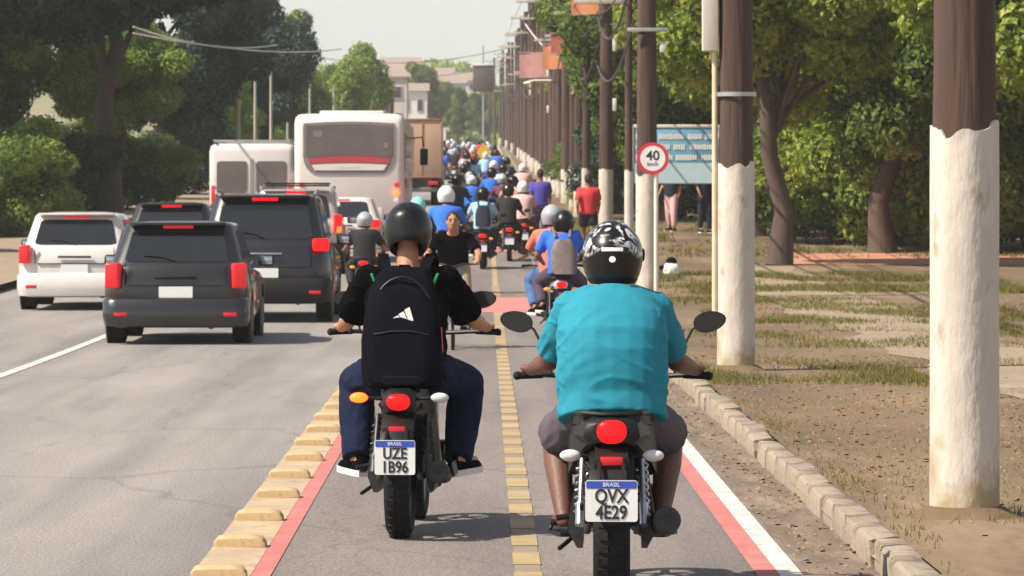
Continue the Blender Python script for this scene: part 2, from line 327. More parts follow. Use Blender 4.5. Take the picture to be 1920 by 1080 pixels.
def graphic_helmet():
    m = mat('helmet_graphic', (.005, .005, .006), .3, var=.06, coat=.3, spec=.35); N = m.node_tree.nodes; L = m.node_tree.links; b = N['Principled BSDF']
    src = b.inputs['Base Color'].links[0].from_socket
    tc = N.new('ShaderNodeTexCoord'); sp = N.new('ShaderNodeSeparateXYZ'); L.new(tc.outputs['Object'], sp.inputs[0])
    w = N.new('ShaderNodeTexNoise'); w.inputs['Scale'].default_value = 17; w.inputs['Detail'].default_value = 3; w.inputs['Distortion'].default_value = 1.6; L.new(tc.outputs['Object'], w.inputs['Vector'])
    r = N.new('ShaderNodeMapRange'); r.inputs['From Min'].default_value = .53; r.inputs['From Max'].default_value = .58; L.new(w.outputs[0], r.inputs[0])
    ax = N.new('ShaderNodeMath'); ax.operation = 'ABSOLUTE'; L.new(sp.outputs[0], ax.inputs[0])
    sc = N.new('ShaderNodeMath'); sc.operation = 'MULTIPLY_ADD'; L.new(ax.outputs[0], sc.inputs[0]); sc.inputs[1].default_value = .55; L.new(sp.outputs[2], sc.inputs[2])
    z = N.new('ShaderNodeMapRange'); L.new(sc.outputs[0], z.inputs[0]); z.inputs['From Min'].default_value = .035; z.inputs['From Max'].default_value = .055
    mu = N.new('ShaderNodeMath'); mu.operation = 'MULTIPLY'; L.new(r.outputs[0], mu.inputs[0]); L.new(z.outputs[0], mu.inputs[1])
    w2 = N.new('ShaderNodeTexNoise'); w2.inputs['Scale'].default_value = 30; L.new(tc.outputs['Object'], w2.inputs['Vector'])
    cr = N.new('ShaderNodeValToRGB'); L.new(w2.outputs[0], cr.inputs[0]); cr.color_ramp.elements[0].position = .4; cr.color_ramp.elements[0].color = (.22, .22, .26, 1); cr.color_ramp.elements[1].position = .55; cr.color_ramp.elements[1].color = (.66, .63, .62, 1)
    mx = N.new('ShaderNodeMix'); mx.data_type = 'RGBA'; L.new(mu.outputs[0], mx.inputs[0]); L.new(src, mx.inputs[6]); L.new(cr.outputs[0], mx.inputs[7]); L.new(mx.outputs[2], b.inputs['Base Color'])
graphic_helmet()

def text(s, size, m, parent, loc, sx=1.0, name='lettering', bold=0.0, rot=(R(90), 0, 0), depth=.0012):
    cu = bpy.data.curves.new('t', 'FONT'); cu.body = s; cu.size = size; cu.align_x = 'CENTER'; cu.align_y = 'CENTER'; cu.extrude = depth; cu.offset = bold; cu.resolution_u = 4
    o = bpy.data.objects.new('t', cu); C.objects.link(o); dg = bpy.context.evaluated_depsgraph_get()
    me = bpy.data.meshes.new_from_object(o.evaluated_get(dg)); bpy.data.objects.remove(o); bpy.data.curves.remove(cu)
    me.name = name; me.materials.clear(); me.materials.append(m)
    t = link(name, me, parent, loc); t.rotation_euler = rot; t.scale = (sx, 1, 1); return t
# ------------------------------------------------------------------ the setting: ground, road, markings, kerb, verge
def ys_list(y0, y1, step=None):
    out = [y0]; y = y0
    while y < y1 - 1e-6:
        y = min(y1, y + (step or (2.5 if y < 130 else 10 if y < 480 else 40))); out.append(y)
    return out
def strip(name, x0, x1, y0, y1, dz, m, parent=None, kind=None, nx=1, step=None, jit=0.0):
    ys = ys_list(y0, y1, step); vs = []; fs = []
    for y in ys:
        for i in range(nx + 1):
            j = jit * (noise.noise(Vector((y * .5, i * 7.3, x0))) if i in (0, nx) else 0)
            vs.append((x0 + (x1 - x0) * i / nx + j, y, G(y) + dz))
    for a in range(len(ys) - 1):
        for i in range(nx):
            k = a * (nx + 1) + i; fs.append((k, k + 1, k + nx + 2, k + nx + 1))
    me = bpy.data.meshes.new(name); me.from_pydata(vs, [], fs); me.materials.append(m); me.update()
    o = link(name, me, parent)
    if kind: tag(o, kind=kind)
    return o
strip('ground', -330, 330, -40, 1000, -.03, M['ground'], kind='structure', nx=8)
road = strip('road', -8.2, 1.80, -30, 700, 0, M['road_left'], kind='structure')
lane = strip('bike_lane', -1.06, 1.80, -30, 700, .004, M['asphalt'], kind='structure')
strip('gutter', 1.45, 1.80, -30, 450, .008, M['gutter'], kind='structure', nx=1, step=.6, jit=.05)
strip('lane_line', -1.335, -1.062, -30, 450, .008, M['sand_paint'], road)
strip('red_stripe', -1.06, -.97, -30, 450, .008, M['red_paint'], lane)
strip('red_stripe', 1.24, 1.345, -30, 450, .0082, M['red_paint'], lane)
strip('white_line', 1.345, 1.45, -30, 450, .0084, M['white_paint'], lane)
strip('red_crossing_band', -.97, 1.24, 62.5, 69.5, .010, M['red_faded'], lane)
strip('red_crossing_band', -.97, 1.24, 96, 104, .010, M['red_faded'], lane)
y = 17.75
strip('worn_line', .14, .26, -30, 75.3, .0065, M['worn_yellow'], lane)
while y < 75:
    strip('centre_dash', .135, .265, y, y + (.68 if y < 40 else .85), .009, M['yellow_paint'], lane); y += 1.1
strip('centre_line', .15, .25, 75.4, 440, .009, M['yellow_paint'], lane)
strip('lane_line', -4.80, -4.68, -30, 440, .006, M['white_paint'], road)

verge = strip('verge', 1.95, 26, -30, 470, .12, M['dirt'], kind='structure', nx=4)
strip('footpath', 4.3, 5.9, -30, 83, .126, M['path'], verge, step=.8, jit=.35)
strip('brick_path', 5.9, 14, 84, 91.5, .127, M['brick_low'], verge)
strip('pavement', -12.5, -8.32, -30, 470, .13, M['path'], kind='structure', nx=2)

def stone_mesh(i, L, w=.15, h=.27):
    b = MB(); rr = random.Random(i); bm = bmesh.new(); bmesh.ops.create_cube(bm, size=1)
    for v in bm.verts: v.co = Vector((v.co.x * w, v.co.y * L, v.co.z * h))
    bmesh.ops.bevel(bm, geom=bm.edges[:], offset=.022, segments=2, profile=.5, affect='EDGES')
    for v in bm.verts:
        v.co += Vector((rr.uniform(-1, 1), rr.uniform(-1, 1), rr.uniform(-1, 1))) * .009
    me = bpy.data.meshes.new('kerb_stone'); bm.to_mesh(me); bm.free(); me.shade_smooth(); me.set_sharp_from_angle(angle=R(45)); me.materials.append(M['kerb']); return me
stones = [(l, stone_mesh(i, l)) for i, l in enumerate((.78, .9, .7, 1.0, .62))]
kerb = strip('kerb', 1.80, 1.95, -30, 470, .06, M['kerb'], kind='structure')
y = 14.0; i = 0
while y < 150:
    l, me = stones[(i * 3) % 5]
    gap = .22 if i in (14, 16) else .012
    yc = y + l / 2
    o = link('kerb_stone', me, kerb, (1.875 + rnd.uniform(-.012, .012), yc, G(yc) + .005 + rnd.uniform(-.012, .012)))
    o.rotation_euler = (rnd.uniform(-.012, .012), rnd.uniform(-.03, .03), rnd.uniform(-.02, .02))
    y += l + gap; i += 1
lk = strip('far_kerb', -8.32, -8.2, -30, 470, .13, M['kerb'], kind='structure')
# raised studs along the left line of the bike lane
ORD = ['first', 'second', 'third', 'fourth', 'fifth', 'sixth', 'seventh', 'eighth', 'ninth', 'tenth', 'eleventh', 'twelfth', 'thirteenth', 'fourteenth', 'fifteenth', 'sixteenth', 'seventeenth', 'eighteenth', 'nineteenth', 'twentieth'] + ['twenty-' + q for q in ('first', 'second', 'third', 'fourth', 'fifth', 'sixth', 'seventh', 'eighth', 'ninth')] + ['thirtieth']
def stud_mesh():
    prof = [(-.128, 0), (-.126, .028), (-.108, .052), (-.05, .058), (.05, .058), (.108, .052), (.126, .028), (.128, 0)]
    b = MB(); b.loft([[(x * .9, -.075, z * .15) for x, z in prof], [(x, -.068, z * .75) for x, z in prof], [(x, -.035, z) for x, z in prof], [(x, .035, z) for x, z in prof], [(x, .068, z * .75) for x, z in prof], [(x * .9, .075, z * .15) for x, z in prof]])
    return b.mesh('road_stud', M['stud'], 50)
sm = stud_mesh()
y = 19.25
for i in range(30):
    o = link('road_stud', sm, None, (-1.195 + rnd.uniform(-.01, .01), y, G(y) + .008)); o.rotation_euler = (0, 0, rnd.uniform(-.05, .05))
    tag(o, f'yellow road stud on the bike lane edge, {ORD[i]} from the picture bottom', 'road stud', 'studs along the bike lane edge')
    y += 1.75

# grass, weeds and litter (uncountable)
def blades(name, patches, m, label, cat, seed=3):
    rg = np.random.default_rng(seed); V = []; 
    for (x0, x1, y0, y1, dz, n, h, w) in patches:
        x = rg.uniform(x0, x1, n); yy = rg.uniform(y0, y1, n); nn = np.array([noise.noise(Vector((a * .9, b * .35, 0))) for a, b in zip(x, yy)])
        keep = nn > rg.normal(.06, .16, n); x = x[keep]; yy = yy[keep]; k = len(x); a = rg.uniform(0, math.pi, k); hh = h * rg.uniform(.5, 1.2, k); z = np.array([G(b) for b in yy]) + dz - .01
        dx = np.cos(a) * w; dy = np.sin(a) * w; lx = rg.normal(0, .45, k) * hh; ly = rg.normal(0, .45, k) * hh
        V.append(np.stack([np.stack([x - dx, yy - dy, z], 1), np.stack([x + dx, yy + dy, z], 1), np.stack([x + lx + dx * .3, yy + ly, z + hh], 1)], 1))
    V = np.concatenate(V); n = len(V); me = bpy.data.meshes.new(name); me.vertices.add(n * 3); me.vertices.foreach_set('co', V.reshape(-1).astype('f'))
    me.loops.add(n * 3); me.polygons.add(n); me.loops.foreach_set('vertex_index', np.arange(n * 3, dtype='i')); me.polygons.foreach_set('loop_start', np.arange(0, n * 3, 3, dtype='i')); me.update(calc_edges=True); me.validate()
    me.materials.append(m); return tag(link(name, me), label, cat, kind='stuff')
blades('grass', [(2.9, 9, 68, 78.5, .12, 32000, .10, .010), (3.0, 7.5, 54, 61, .12, 17000, .07, .008), (2.6, 10, 41, 44.5, .12, 9000, .05, .006), (2.0, 12, 88, 121, .12, 26000, .10, .014), (6.1, 12, 24, 66, .12, 34000, .06, .007), (2.4, 8, 46, 54, .12, 16000, .06, .007), (2.2, 6, 61, 68, .12, 12000, .07, .008), (-30, -12.5, 60, 140, -.02, 20000, .2, .03)], M['grass'], 'short yellow green grass patches on the dirt verge', 'grass')
blades('weeds', [(1.98, 4.0, 36.5, 40.8, .12, 9000, .07, .006), (2.0, 4.6, 22, 36, .12, 9000, .035, .004), (2.05, 2.85, 21.0, 22.0, .12, 900, .06, .004), (1.96, 2.15, 18, 60, .12, 3500, .05, .004)], M['grass'], 'low dry weeds on the dirt around the nearest whitewashed pole', 'weeds', 5)
def scatter(name, boxes, size, m, label, cat, seed):
    rr = random.Random(seed); b = MB()
    for (x0, x1, y0, y1, dz, n) in boxes:
        for _ in range(n):
            x, yy = rr.uniform(x0, x1), rr.uniform(y0, y1); s = size * rr.uniform(.4, 1.3); c = Vector((x, yy, G(yy) + dz + s * .15)); q = Euler((rr.uniform(-.5, .5), rr.uniform(-.5, .5), rr.uniform(0, 6))).to_matrix()
            vs = [c + q @ Vector(p) for p in ((-s, -s * .6, 0), (s, -s * .5, 0), (s * .8, s * .6, 0), (-s * .7, s * .7, 0), (0, 0, s * .55))]
            b.add(vs, [(0, 1, 4), (1, 2, 4), (2, 3, 4), (3, 0, 4), (3, 2, 1, 0)])
    return tag(b.build(name, m, None, 0), label, cat, kind='stuff')
scatter('leaf_litter', [(1.98, 4.5, 22, 44, .12, 1700), (1.5, 1.8, 17, 50, .008, 420), (2, 8, 44, 70, .12, 900), (4.5, 9, 22, 44, .12, 1400)], .017, M['leaf_litter'], 'brown dead leaves scattered over the dirt verge and gutter', 'leaf litter', 4)
scatter('pebbles', [(1.48, 1.8, 17, 50, .008, 420), (2, 4.5, 20, 44, .12, 600), (4, 8, 24, 44, .12, 400)], .013, M['stone'], 'pale pebbles and grit lying in the gutter and on the verge', 'pebbles', 6)

# ------------------------------------------------------------------ motorcycles
def wheel(parent, name, y, z, rad, width, n=40, detail=True):
    h = width / 2
    prof = [(rad - .085, -h * .7), (rad - .06, -h * .95), (rad - .035, -h), (rad - .012, -h * .75), (rad, -h * .3), (rad, h * .3), (rad - .012, h * .75), (rad - .035, h), (rad - .06, h * .95), (rad - .085, h * .7)]
    t = MB(); t.lathe(prof, (0, y, z), (1, 0, 0), n, True)
    if detail:                                                    # tread blocks
        for k in range(36):
            a = 2 * math.pi * k / 36
            for sx in (-1, 1):
                t.box((sx * h * .42, y + math.cos(a) * (rad - .003), z + math.sin(a) * (rad - .003)), (h * .55, .030, .012), (a - math.pi / 2, 0, sx * .35))
    o = t.build(name, M['rubber'], parent, 35)
    r = MB(); r.lathe([(rad - .10, -h * .55), (rad - .082, -h * .72), (rad - .082, h * .72), (rad - .10, h * .55)], (0, y, z), (1, 0, 0), n, True); r.cone((-h * .8, y, z), (h * .8, y, z), .045, .045, 14)
    for k in range(5 if detail else 3):
        a = 2 * math.pi * k / 5; r.cone((0, y + math.cos(a) * .03, z + math.sin(a) * .03), (0, y + math.cos(a) * (rad - .09), z + math.sin(a) * (rad - .09)), .022, .014, 6)
    r.build('rim', M['engine'], o); return o
def motorcycle(name, label, group, p):
    root = empty(name); tag(root, label, 'motorcycle', group); dt = p.get('detail', True)
    bp = M['black_plastic']; A = lambda nm, mb, m, pr=None, sm=40: mb.build(nm, M[m], pr or root, sm)
    RZ = .305; FW = 1.30
    wheel(root, 'rear_wheel', 0, RZ, .305, p.get('tyre', .115), 40 if dt else 20, dt); wheel(root, 'front_wheel', FW, .30, .30, .09, 40 if dt else 20, dt)
    tl, pz, px0 = p['tail_z'], p['plate_z'], 0.0
    for s in (-1, 1):
        A('swingarm', MB().box((s * .105, .24, .315), (.028, .52, .045), None, .008), 'engine')
        sh = MB().cone((s * .135, .02, .36), (s * .125, .16, .62), .014, .014, 10)
        if dt:
            a, b = Vector((s * .135, .025, .37)), Vector((s * .126, .14, .58))
            sh.tube([a.lerp(b, k / 60) + Vector((.026 * math.cos(k * .75), 0, .026 * math.sin(k * .75) * .4)) for k in range(61)], .006, 5)
        sh.cone((s * .135, .0, .33), (s * .133, .05, .42), .022, .022, 10); A('shock_absorber', sh, 'steel' if p.get('steel_shock') else 'engine')
        A('fork_leg', MB().cone((s * .095, FW, .30), (s * .095, FW - .17, .82), .022, .02, 10), 'steel')
        A('footpeg', MB().cone((s * .13, .56, .30), (s * .27, .56, .30), .016, .014, 8).box((s * .20, .565, .305), (.12, .05, .022), None, .006), 'black_plastic')
        A('passenger_footpeg', MB().cone((s * .14, .22, .36), (s * .24, .20, .345), .013, .013, 8).tube([(s * .12, .30, .48), (s * .15, .24, .38), (s * .145, .20, .33)], .013, 6), 'black_plastic')
        # indicators: front and rear
        for (yy, zz, xx) in ((p.get('ind_y', -.06), p['ind_z'], p['ind_x']), (1.06, .84, .20)):
            lit = p.get('lit') == s and yy < .5
            st = MB().cone((s * .05, yy + .02, zz - .01), (s * (xx - .03), yy + .01, zz), .011, .009, 8)
            st.ball((s * xx, yy + .012, zz), (.046, .022, .026), 12, 8); io = A('indicator', st, 'black_plastic')
            A('lens', MB().ball((s * xx, yy - .008, zz), (.046, .022, .026), 12, 8), 'amber_on' if lit else ('clear_lens' if p.get('clear') else 'amber'), io)
        # handlebar ends: grip, lever, mirror
        gx = p['hand_x']; hz = p['hand_z']; hy = p['hand_y']
        A('grip', MB().cone((s * (gx - .06), hy + .008, hz), (s * (gx + .05), hy - .008, hz - .004), .017, .017, 12).ball((s * (gx + .053), hy - .009, hz - .004), .020, 10, 6), 'rubber')
        A('lever', MB().tube([(s * (gx - .09), hy + .04, hz - .005), (s * (gx - .03), hy + .085, hz - .012), (s * (gx + .045), hy + .07, hz - .018), (s * (gx + .065), hy + .066, hz - .018)], [.010, .008, .007, .010], 6), 'engine')
        mx, mz = p['mir_x'], p['mir_z']
        A('mirror_stalk', MB().tube([(s * (gx - .10), hy + .01, hz + .01), (s * (gx - .06), hy + .05, hz + .12), (s * (mx - .07), hy + .05, mz - .035), (s * (mx - .02), hy + .05, mz)], .0065, 6), 'black_gloss')
        ex = [(.075 * math.cos(t) * (1 + .12 * math.cos(t)), .047 * math.sin(t)) for t in [2 * math.pi * k / 22 for k in range(22)]]
        ca, sa = math.cos(p.get('mir_tilt', .2)), math.sin(p.get('mir_tilt', .2))
        el = [(s * (mx + (x * ca - z * sa)), mz + x * sa + z * ca) for x, z in ex]; cx, cz = s * mx, mz
        shr = lambda k: [(cx + (x - cx) * k, cz + (z - cz) * k) for x, z in el]
        mo = A('mirror', MB().loft([[(x, hy + .045, z) for x, z in shr(.97)], [(x, hy + .05, z) for x, z in shr(1)], [(x, hy + .07, z) for x, z in shr(.95)], [(x, hy + .095, z) for x, z in shr(.6)]]), 'black_plastic')
        A('mirror_pane', MB().prism(shr(.92), hy + .0435, hy + .046), 'glass_dark', mo)
    A('handlebar', MB().tube([(-gx + .05, hy, hz), (-.16, hy + .05, hz - .01), (-.09, hy + .07, hz - .05), (.09, hy + .07, hz - .05), (.16, hy + .05, hz - .01), (gx - .05, hy, hz)], .012, 8), 'engine')
    # bodywork
    sy, sz = .40, p['seat_z']; bw = p.get('bw', 1.0)
    A('seat', MB().loft([[(x * w * bw, yy, sz - .05 + dz + (.06 if t else 0) - (0.018 * (x * x)) * t * 2) for (x, t) in ((-1, 0), (1, 0), (1, .6), (.7, 1), (-.7, 1), (-1, .6))] for (yy, w, dz) in ((-.02, .085, .03), (.03, .10, .035), (.25, .12, .02), (.45, .135, -.005), (.62, .125, .0), (.72, .09, .03))]), 'black_plastic')
    A('tank', MB().loft([[(x * w, yy, zc + z * hh) for x, z in ((-1, -.6), (-1.05, 0), (-.85, .6), (-.4, 1), (.4, 1), (.85, .6), (1.05, 0), (1, -.6))] for (yy, w, zc, hh) in ((.66, .07, .80, .07), (.74, .125, .83, .12), (.92, .15, .86, .13), (1.05, .13, .86, .12), (1.12, .08, .85, .08))]), p.get('paint', 'black_gloss'))
    A('side_panel', MB().loft([[(x * w * bw, yy, z) for x, z in ((-1, z0), (1, z0), (1.0, z1), (-1.0, z1))] for (yy, w, z0, z1) in ((.02, .075, tl - .06, tl + .035), (.2, .115, .60, sz - .03), (.45, .135, .52, sz - .05), (.66, .11, .50, sz - .04))]), p.get('paint', 'black_gloss'))
    A('tail_cowl', MB().loft([[(x * w * bw, yy, zc + z * hh) for x, z in ((-1, -.4), (-.75, -1), (.75, -1), (1, -.4), (.9, .6), (.5, 1), (-.5, 1), (-.9, .6))] for (yy, w, zc, hh) in ((-.135, .062, tl, .045), (-.11, .085, tl, .058), (.0, .10, tl + .005, .062), (.14, .115, tl + .0, .07))]), p.get('paint', 'black_gloss'))
    tlw, tlh = p.get('tl', (.066, .043))
    A('tail_light', MB().loft([[(math.copysign(abs(math.cos(a)) ** .75, math.cos(a)) * tlw * k, yy, tl + math.copysign(abs(math.sin(a)) ** (.75 if math.sin(a) > 0 else 1.1), math.sin(a)) * tlh * k) for a in [2 * math.pi * q / 28 for q in range(28)]] for yy, k in ((-.172, .35), (-.168, .70), (-.158, .92), (-.132, 1.0))]), 'red_light_on')
    if p.get('rail'):
        A('grab_rail', MB().tube([(-.13, .25, sz + .0), (-.15, .08, sz + .03), (-.12, -.05, sz + .035), (-.05, -.09, sz + .03), (.05, -.09, sz + .03), (.12, -.05, sz + .035), (.15, .08, sz + .03), (.13, .25, sz)], .012, 8), 'black_plastic')
    # rear fender carrying the plate
    A('rear_fender', MB().loft([[(-w, yy, zz), (w, yy, zz), (w, yy + .03, zz + .012), (-w, yy + .03, zz + .012)] for (yy, zz, w) in ((-.10, tl - .055, .075), (-.20, p['refl_z'], .066), (-.300, pz + .05, .060), (-.332, pz - .085, .058), (-.338, pz - .105, .03))]), 'black_plastic')
    hgw = p.get('tyre', .115) / 2 + .018
    A('hugger', MB().loft([[(x, -(.335 + .012 * t) * math.cos(a), RZ + (.335 + .012 * t) * math.sin(a)) for x, t in ((-hgw, 0), (-hgw * .6, 1), (hgw * .6, 1), (hgw, 0), (hgw, -.6), (-hgw, -.6))] for a in [R(t) for t in (25, 45, 70, 95, 120)]]), 'black_plastic')
    for s in (-1, 1): A('peg_bracket', MB().prism([(s * .125, .22), (s * .15, .22), (s * (.15 + .03 * bw), .30), (s * .145, .60), (s * .115, .60)], .16, .60), 'engine')
    A('reflector', MB().box((0, -.232, p['refl_z']), (p.get('refl_w', .09), .014, .036), None, .005), 'red_reflector')
    A('plate_bracket', MB().box((0, -.225, p['refl_z'] - .01), (.15, .02, .05), None, .006).cone((-.05, -.345, pz + .07), (-.05, -.23, p['refl_z']), .008, .008, 6).cone((.05, -.345, pz + .07), (.05, -.23, p['refl_z']), .008, .008, 6), 'black_plastic')
    pw, ph = p['plate']
    pl = A('number_plate', MB().prism(rrect(-pw / 2, pw / 2, pz - ph / 2, pz + ph / 2, .012), -.362, -.357), 'plate_white')
    A('plate_band', MB().prism(rrect(-pw / 2 + .004, pw / 2 - .004, pz + ph / 2 - .034, pz + ph / 2 - .003, .006), -.3635, -.3605), 'plate_blue', pl)
    if p.get('text'):
        text('BRASIL', .024, M['white_ink'], pl, (0, -.3645, pz + ph / 2 - .0185))
        text(p['text'][0], .080, M['ink'], pl, (0, -.3635, pz + .018), .82, bold=.0018)
        text(p['text'][1], .080, M['ink'], pl, (0, -.3635, pz - .050), .82, bold=.0018)
    # exhaust on the right, engine, frame, front
    ex = MB().cone((p.get('ex_x', .21), -.06, p['ex_z']), (.19, .42, .30), .058, .050, 18).tube([(.175, .40, .30), (.15, .62, .24), (.10, .85, .26), (.05, .95, .40)], .022, 8); eo = A('exhaust', ex, 'exhaust_black')
    A('exhaust_tip', MB().lathe([(.058, -.062), (.058, -.074), (.035, -.078), (.018, -.074), (.018, -.05)], (p.get('ex_x', .21), 0, p['ex_z'] + .002), (0, 1, 0), 18), 'engine', eo)
    A('exhaust_shield', MB().box((.262, .18, .345), (.012, .30, .07), (0, -.2, 0), .005), 'black_plastic', eo)
    A('engine', MB().box((0, .78, .40), (.24, .30, .26), None, .03).cone((0, .86, .45), (0, .98, .62), .085, .08, 12).cone((-.18, .74, .36), (.18, .74, .36), .10, .10, 16), 'engine')
    A('frame', MB().tube([(0, 1.10, .92), (0, 1.0, .60), (0, .95, .28), (0, .60, .26), (0, .45, .45), (0, .40, .72)], .02, 8).tube([(-.1, .02, tl - .02), (-.1, .45, .62), (-.04, 1.05, .86)], .014, 6).tube([(.1, .02, tl - .02), (.1, .45, .62), (.04, 1.05, .86)], .014, 6), 'black_plastic')
    A('chain_guard', MB().box((-.13, .24, .40), (.02, .46, .07), (.06, 0, 0), .008), 'black_plastic')
    A('front_fender', MB().loft([[(x, FW + (.335) * math.sin(a), .30 + .335 * math.cos(a) - (x * x) * 4) for x in (-.055, -.03, 0, .03, .055)] + [(x, FW + .325 * math.sin(a), .30 + .325 * math.cos(a) - (x * x) * 4) for x in (.055, .03, 0, -.03, -.055)] for a in [R(t) for t in (-70, -45, -20, 5, 30)]]), p.get('paint', 'black_gloss'))
    A('headlight', MB().ball((0, 1.20, .88), (.10, .08, .09), 14, 8), 'black_gloss')
    A('instrument', MB().box((0, 1.10, 1.0), (.15, .05, .09), (.5, 0, 0), .02), 'black_plastic')
    A('side_stand', MB().tube([(-.12, .62, .28), (-.20, .45, .22), (-.23, .38, .20)], .010, 6), 'black_plastic')
    return root

# ------------------------------------------------------------------ people
def lerp3(a, b, t): return Vector(a).lerp(Vector(b), t)
def person(name, label, group, ps, col, voxel=.012, cat='person'):
    """ps: joint positions (one side mirrored unless given per side). One continuous body; clothes, helmet or hair are its children."""
    sk = M[col.get('skin', 'skin_brown')]; fat = ps.get('fat', 1.0); bs = ps.get('bs', 1.0)
    P = Vector(ps['pelvis']); N = Vector(ps['neck']); Hd = Vector(ps['head']); two = lambda k: [Vector(ps[k][0]), Vector(ps[k][1])] if hasattr(ps[k][0], '__len__') else [Vector((-ps[k][0], ps[k][1], ps[k][2])), Vector(ps[k])]
    sh, el, ha, hp, kn, an = [two(k) for k in ('shoulder', 'elbow', 'hand', 'hip', 'knee', 'ankle')]; toe = two('toe')
    ax = (N - P).normalized(); side = Vector((1, 0, 0)); fw = side.cross(ax) * -1
    if fw.y < 0: fw = -fw
    bend = ps.get('bend', 0.0)
    def ring(t, w, d, n=20, inf=0.0):
        c = P.lerp(N, t) - fw * (bend * math.sin(math.pi * min(max(t, 0), 1)))
        return [c + side * ((w + inf) * math.copysign(abs(math.cos(a)) ** .85, math.cos(a))) + fw * ((d + inf) * math.sin(a)) for a in [2 * math.pi * k / n for k in range(n)]]
    tor = [(-.10, .15, .115), (0, .172, .125), (.15, .172 * fat, .128 * fat), (.35, .168 * fat, .13 * fat), (.55, .178 * (1 + (fat - 1) * .8), .132 * (1 + (fat - 1) * .7)), (.75, .188 * (1 + (fat - 1) * .4), .125), (.88, .165, .10), (.96, .11, .075), (1.03, .062, .06)]
    tor = [(t, w * bs, d) for t, w, d in tor]
    b = MB(); b.loft([ring(t, w * .94, d * .90) for t, w, d in tor])
    b.cap(N - ax * .02, Hd - Vector((0, .01, .06)), .060, .056)
    hs = ps.get('headscale', 1.0); q = ps.get('face', 1)     # facing: +1 away from camera
    b.ball(Hd + Vector((0, 0, .012)), (.076 * hs, .096 * hs, .112 * hs), 18, 12); b.ball(Hd + Vector((0, q * .022, -.055)), (.054 * hs, .066 * hs, .062 * hs))
    b.cap(Hd + Vector((0, q * .092, .012)), Hd + Vector((0, q * .112, -.022)), .010, .015, 8)
    for s in (-1, 1): b.ball(Hd + Vector((s * .078, -q * .005, -.005)), (.012, .022, .032), 8, 6)
    for i in (0, 1):
        s = -1 if i == 0 else 1
        b.cap(P.lerp(N, .86) + side * (s * .09), sh[i], .07, .058 * (1 + (fat - 1) * .5)); b.cap(sh[i], el[i], .054 * (1 + (fat - 1) * .5), .043 * (1 + (fat - 1) * .3)); wr = el[i].lerp(ha[i], .88)
        b.cap(el[i], el[i].lerp(ha[i], .35), .043 * (1 + (fat - 1) * .3), .044); b.cap(el[i].lerp(ha[i], .35), wr, .044, .029)
        h = ha[i]
        if ps.get('grip', True):
            g = ps.get('gdir', 1)                                  # fingers closed round the grip
            b.ball(h + Vector((0, -.018 * g, .012)), (.043, .042, .020), 12, 8)
            b.cap(wr, h + Vector((0, -.03 * g, .006)), .029, .026)
            for k in range(4):
                x = s * (-.030 + .020 * k); L = (.92, 1.0, .95, .8)[k if s < 0 else 3 - k]
                ch = [h + Vector((x, .008 * g, .020)), h + Vector((x, .034 * g * L, .014)), h + Vector((x, .036 * g * L, -.016)), h + Vector((x, .012 * g, -.026 * L))]
                for a, c2 in zip(ch, ch[1:]): b.cap(a, c2, .0095, .0085, 8)
            ch = [h + Vector((-s * .036, -.018 * g, .0)), h + Vector((-s * .048, .0, -.016)), h + Vector((-s * .040, .022 * g, -.024))]
            for a, c2 in zip(ch, ch[1:]): b.cap(a, c2, .0115, .0095, 8)
        else:
            d = (h - el[i]).normalized(); b.cap(wr, h, .030, .030); b.ball(h + d * .02, (.024, .036, .042), 10, 8)
            for k in range(4):
                o = Vector((0, -.027 + .018 * k, 0)); L = (.85, 1, .95, .75)[k]; m1 = h + o + d * .05; m2 = m1 + d * .035 * L + Vector((-s * .008, 0, 0)); m3 = m2 + d * .028 * L + Vector((-s * .016, 0, 0)); b.cap(m1, m2, .009, .0085, 8); b.cap(m2, m3, .0085, .0075, 8)
            b.cap(h + Vector((0, .03, .0)), h + Vector((0, .05, -.0)) + d * .04, .011, .009, 8)
        lf = ps.get('leg', 1.0)
        b.cap(hp[i], kn[i], .088 * lf, .060 * lf); b.cap(kn[i], kn[i].lerp(an[i], .35), .058 * lf, .060 * lf); b.cap(kn[i].lerp(an[i], .35), an[i], .060 * lf, .038)
        b.cap(an[i] + Vector((0, -.0, -.01)), toe[i], .040, .026); b.cap(an[i] + Vector((0, 0, -.02)), an[i] - (toe[i] - an[i]).normalized() * .04 + Vector((0, 0, -.03)), .036, .03)
    body = link(name, remesh(b, voxel, sk, 4, name)); tag(body, label, cat, group)
    # shirt
    st = ps.get('sleeve', .78); c = MB(); inf = ps.get('inf', .014)
    hem = ps.get('hem', -.14)
    rs = [(hem, tor[1][1] * (1 + (fat - 1) * .75) + .006, tor[1][2] * (1 + (fat - 1) * .75))] + [(r[0], r[1] * (1 + (fat - 1) * .85), r[2] * (1 + (fat - 1) * .85)) if r[0] == 0 else r for r in tor[1:8] if r[0] > hem + .03] + [(1.0, .075, .068)]
    c.loft([ring(t, w, d, 24, inf) for t, w, d in rs])
    for i in (0, 1):
        s = -1 if i == 0 else 1; c.cap(P.lerp(N, .86) + side * (s * .09), sh[i], .07 + inf, .060 * (1 + (fat - 1) * .5) + inf)
        e = sh[i].lerp(el[i], min(st, 1.0)); fl = ps.get('flare', .012)
        c.cone(sh[i], e, .056 * (1 + (fat - 1) * .5) + inf, .048 * (1 + (fat - 1) * .4) + inf + fl, 16)
        if st > 1: c.ball(el[i], .045 + inf + fl); c.cone(el[i], el[i].lerp(ha[i], (st - 1)), .045 + inf + fl, .036 + inf, 14)
    sm = remesh(c, voxel, M[col['shirt']], 3, 'shirt')
    if voxel < .015: wrinkle(sm, .002, (7, 7, 15), 3.1); folds(sm)
    shirt = link('shirt', sm, body)
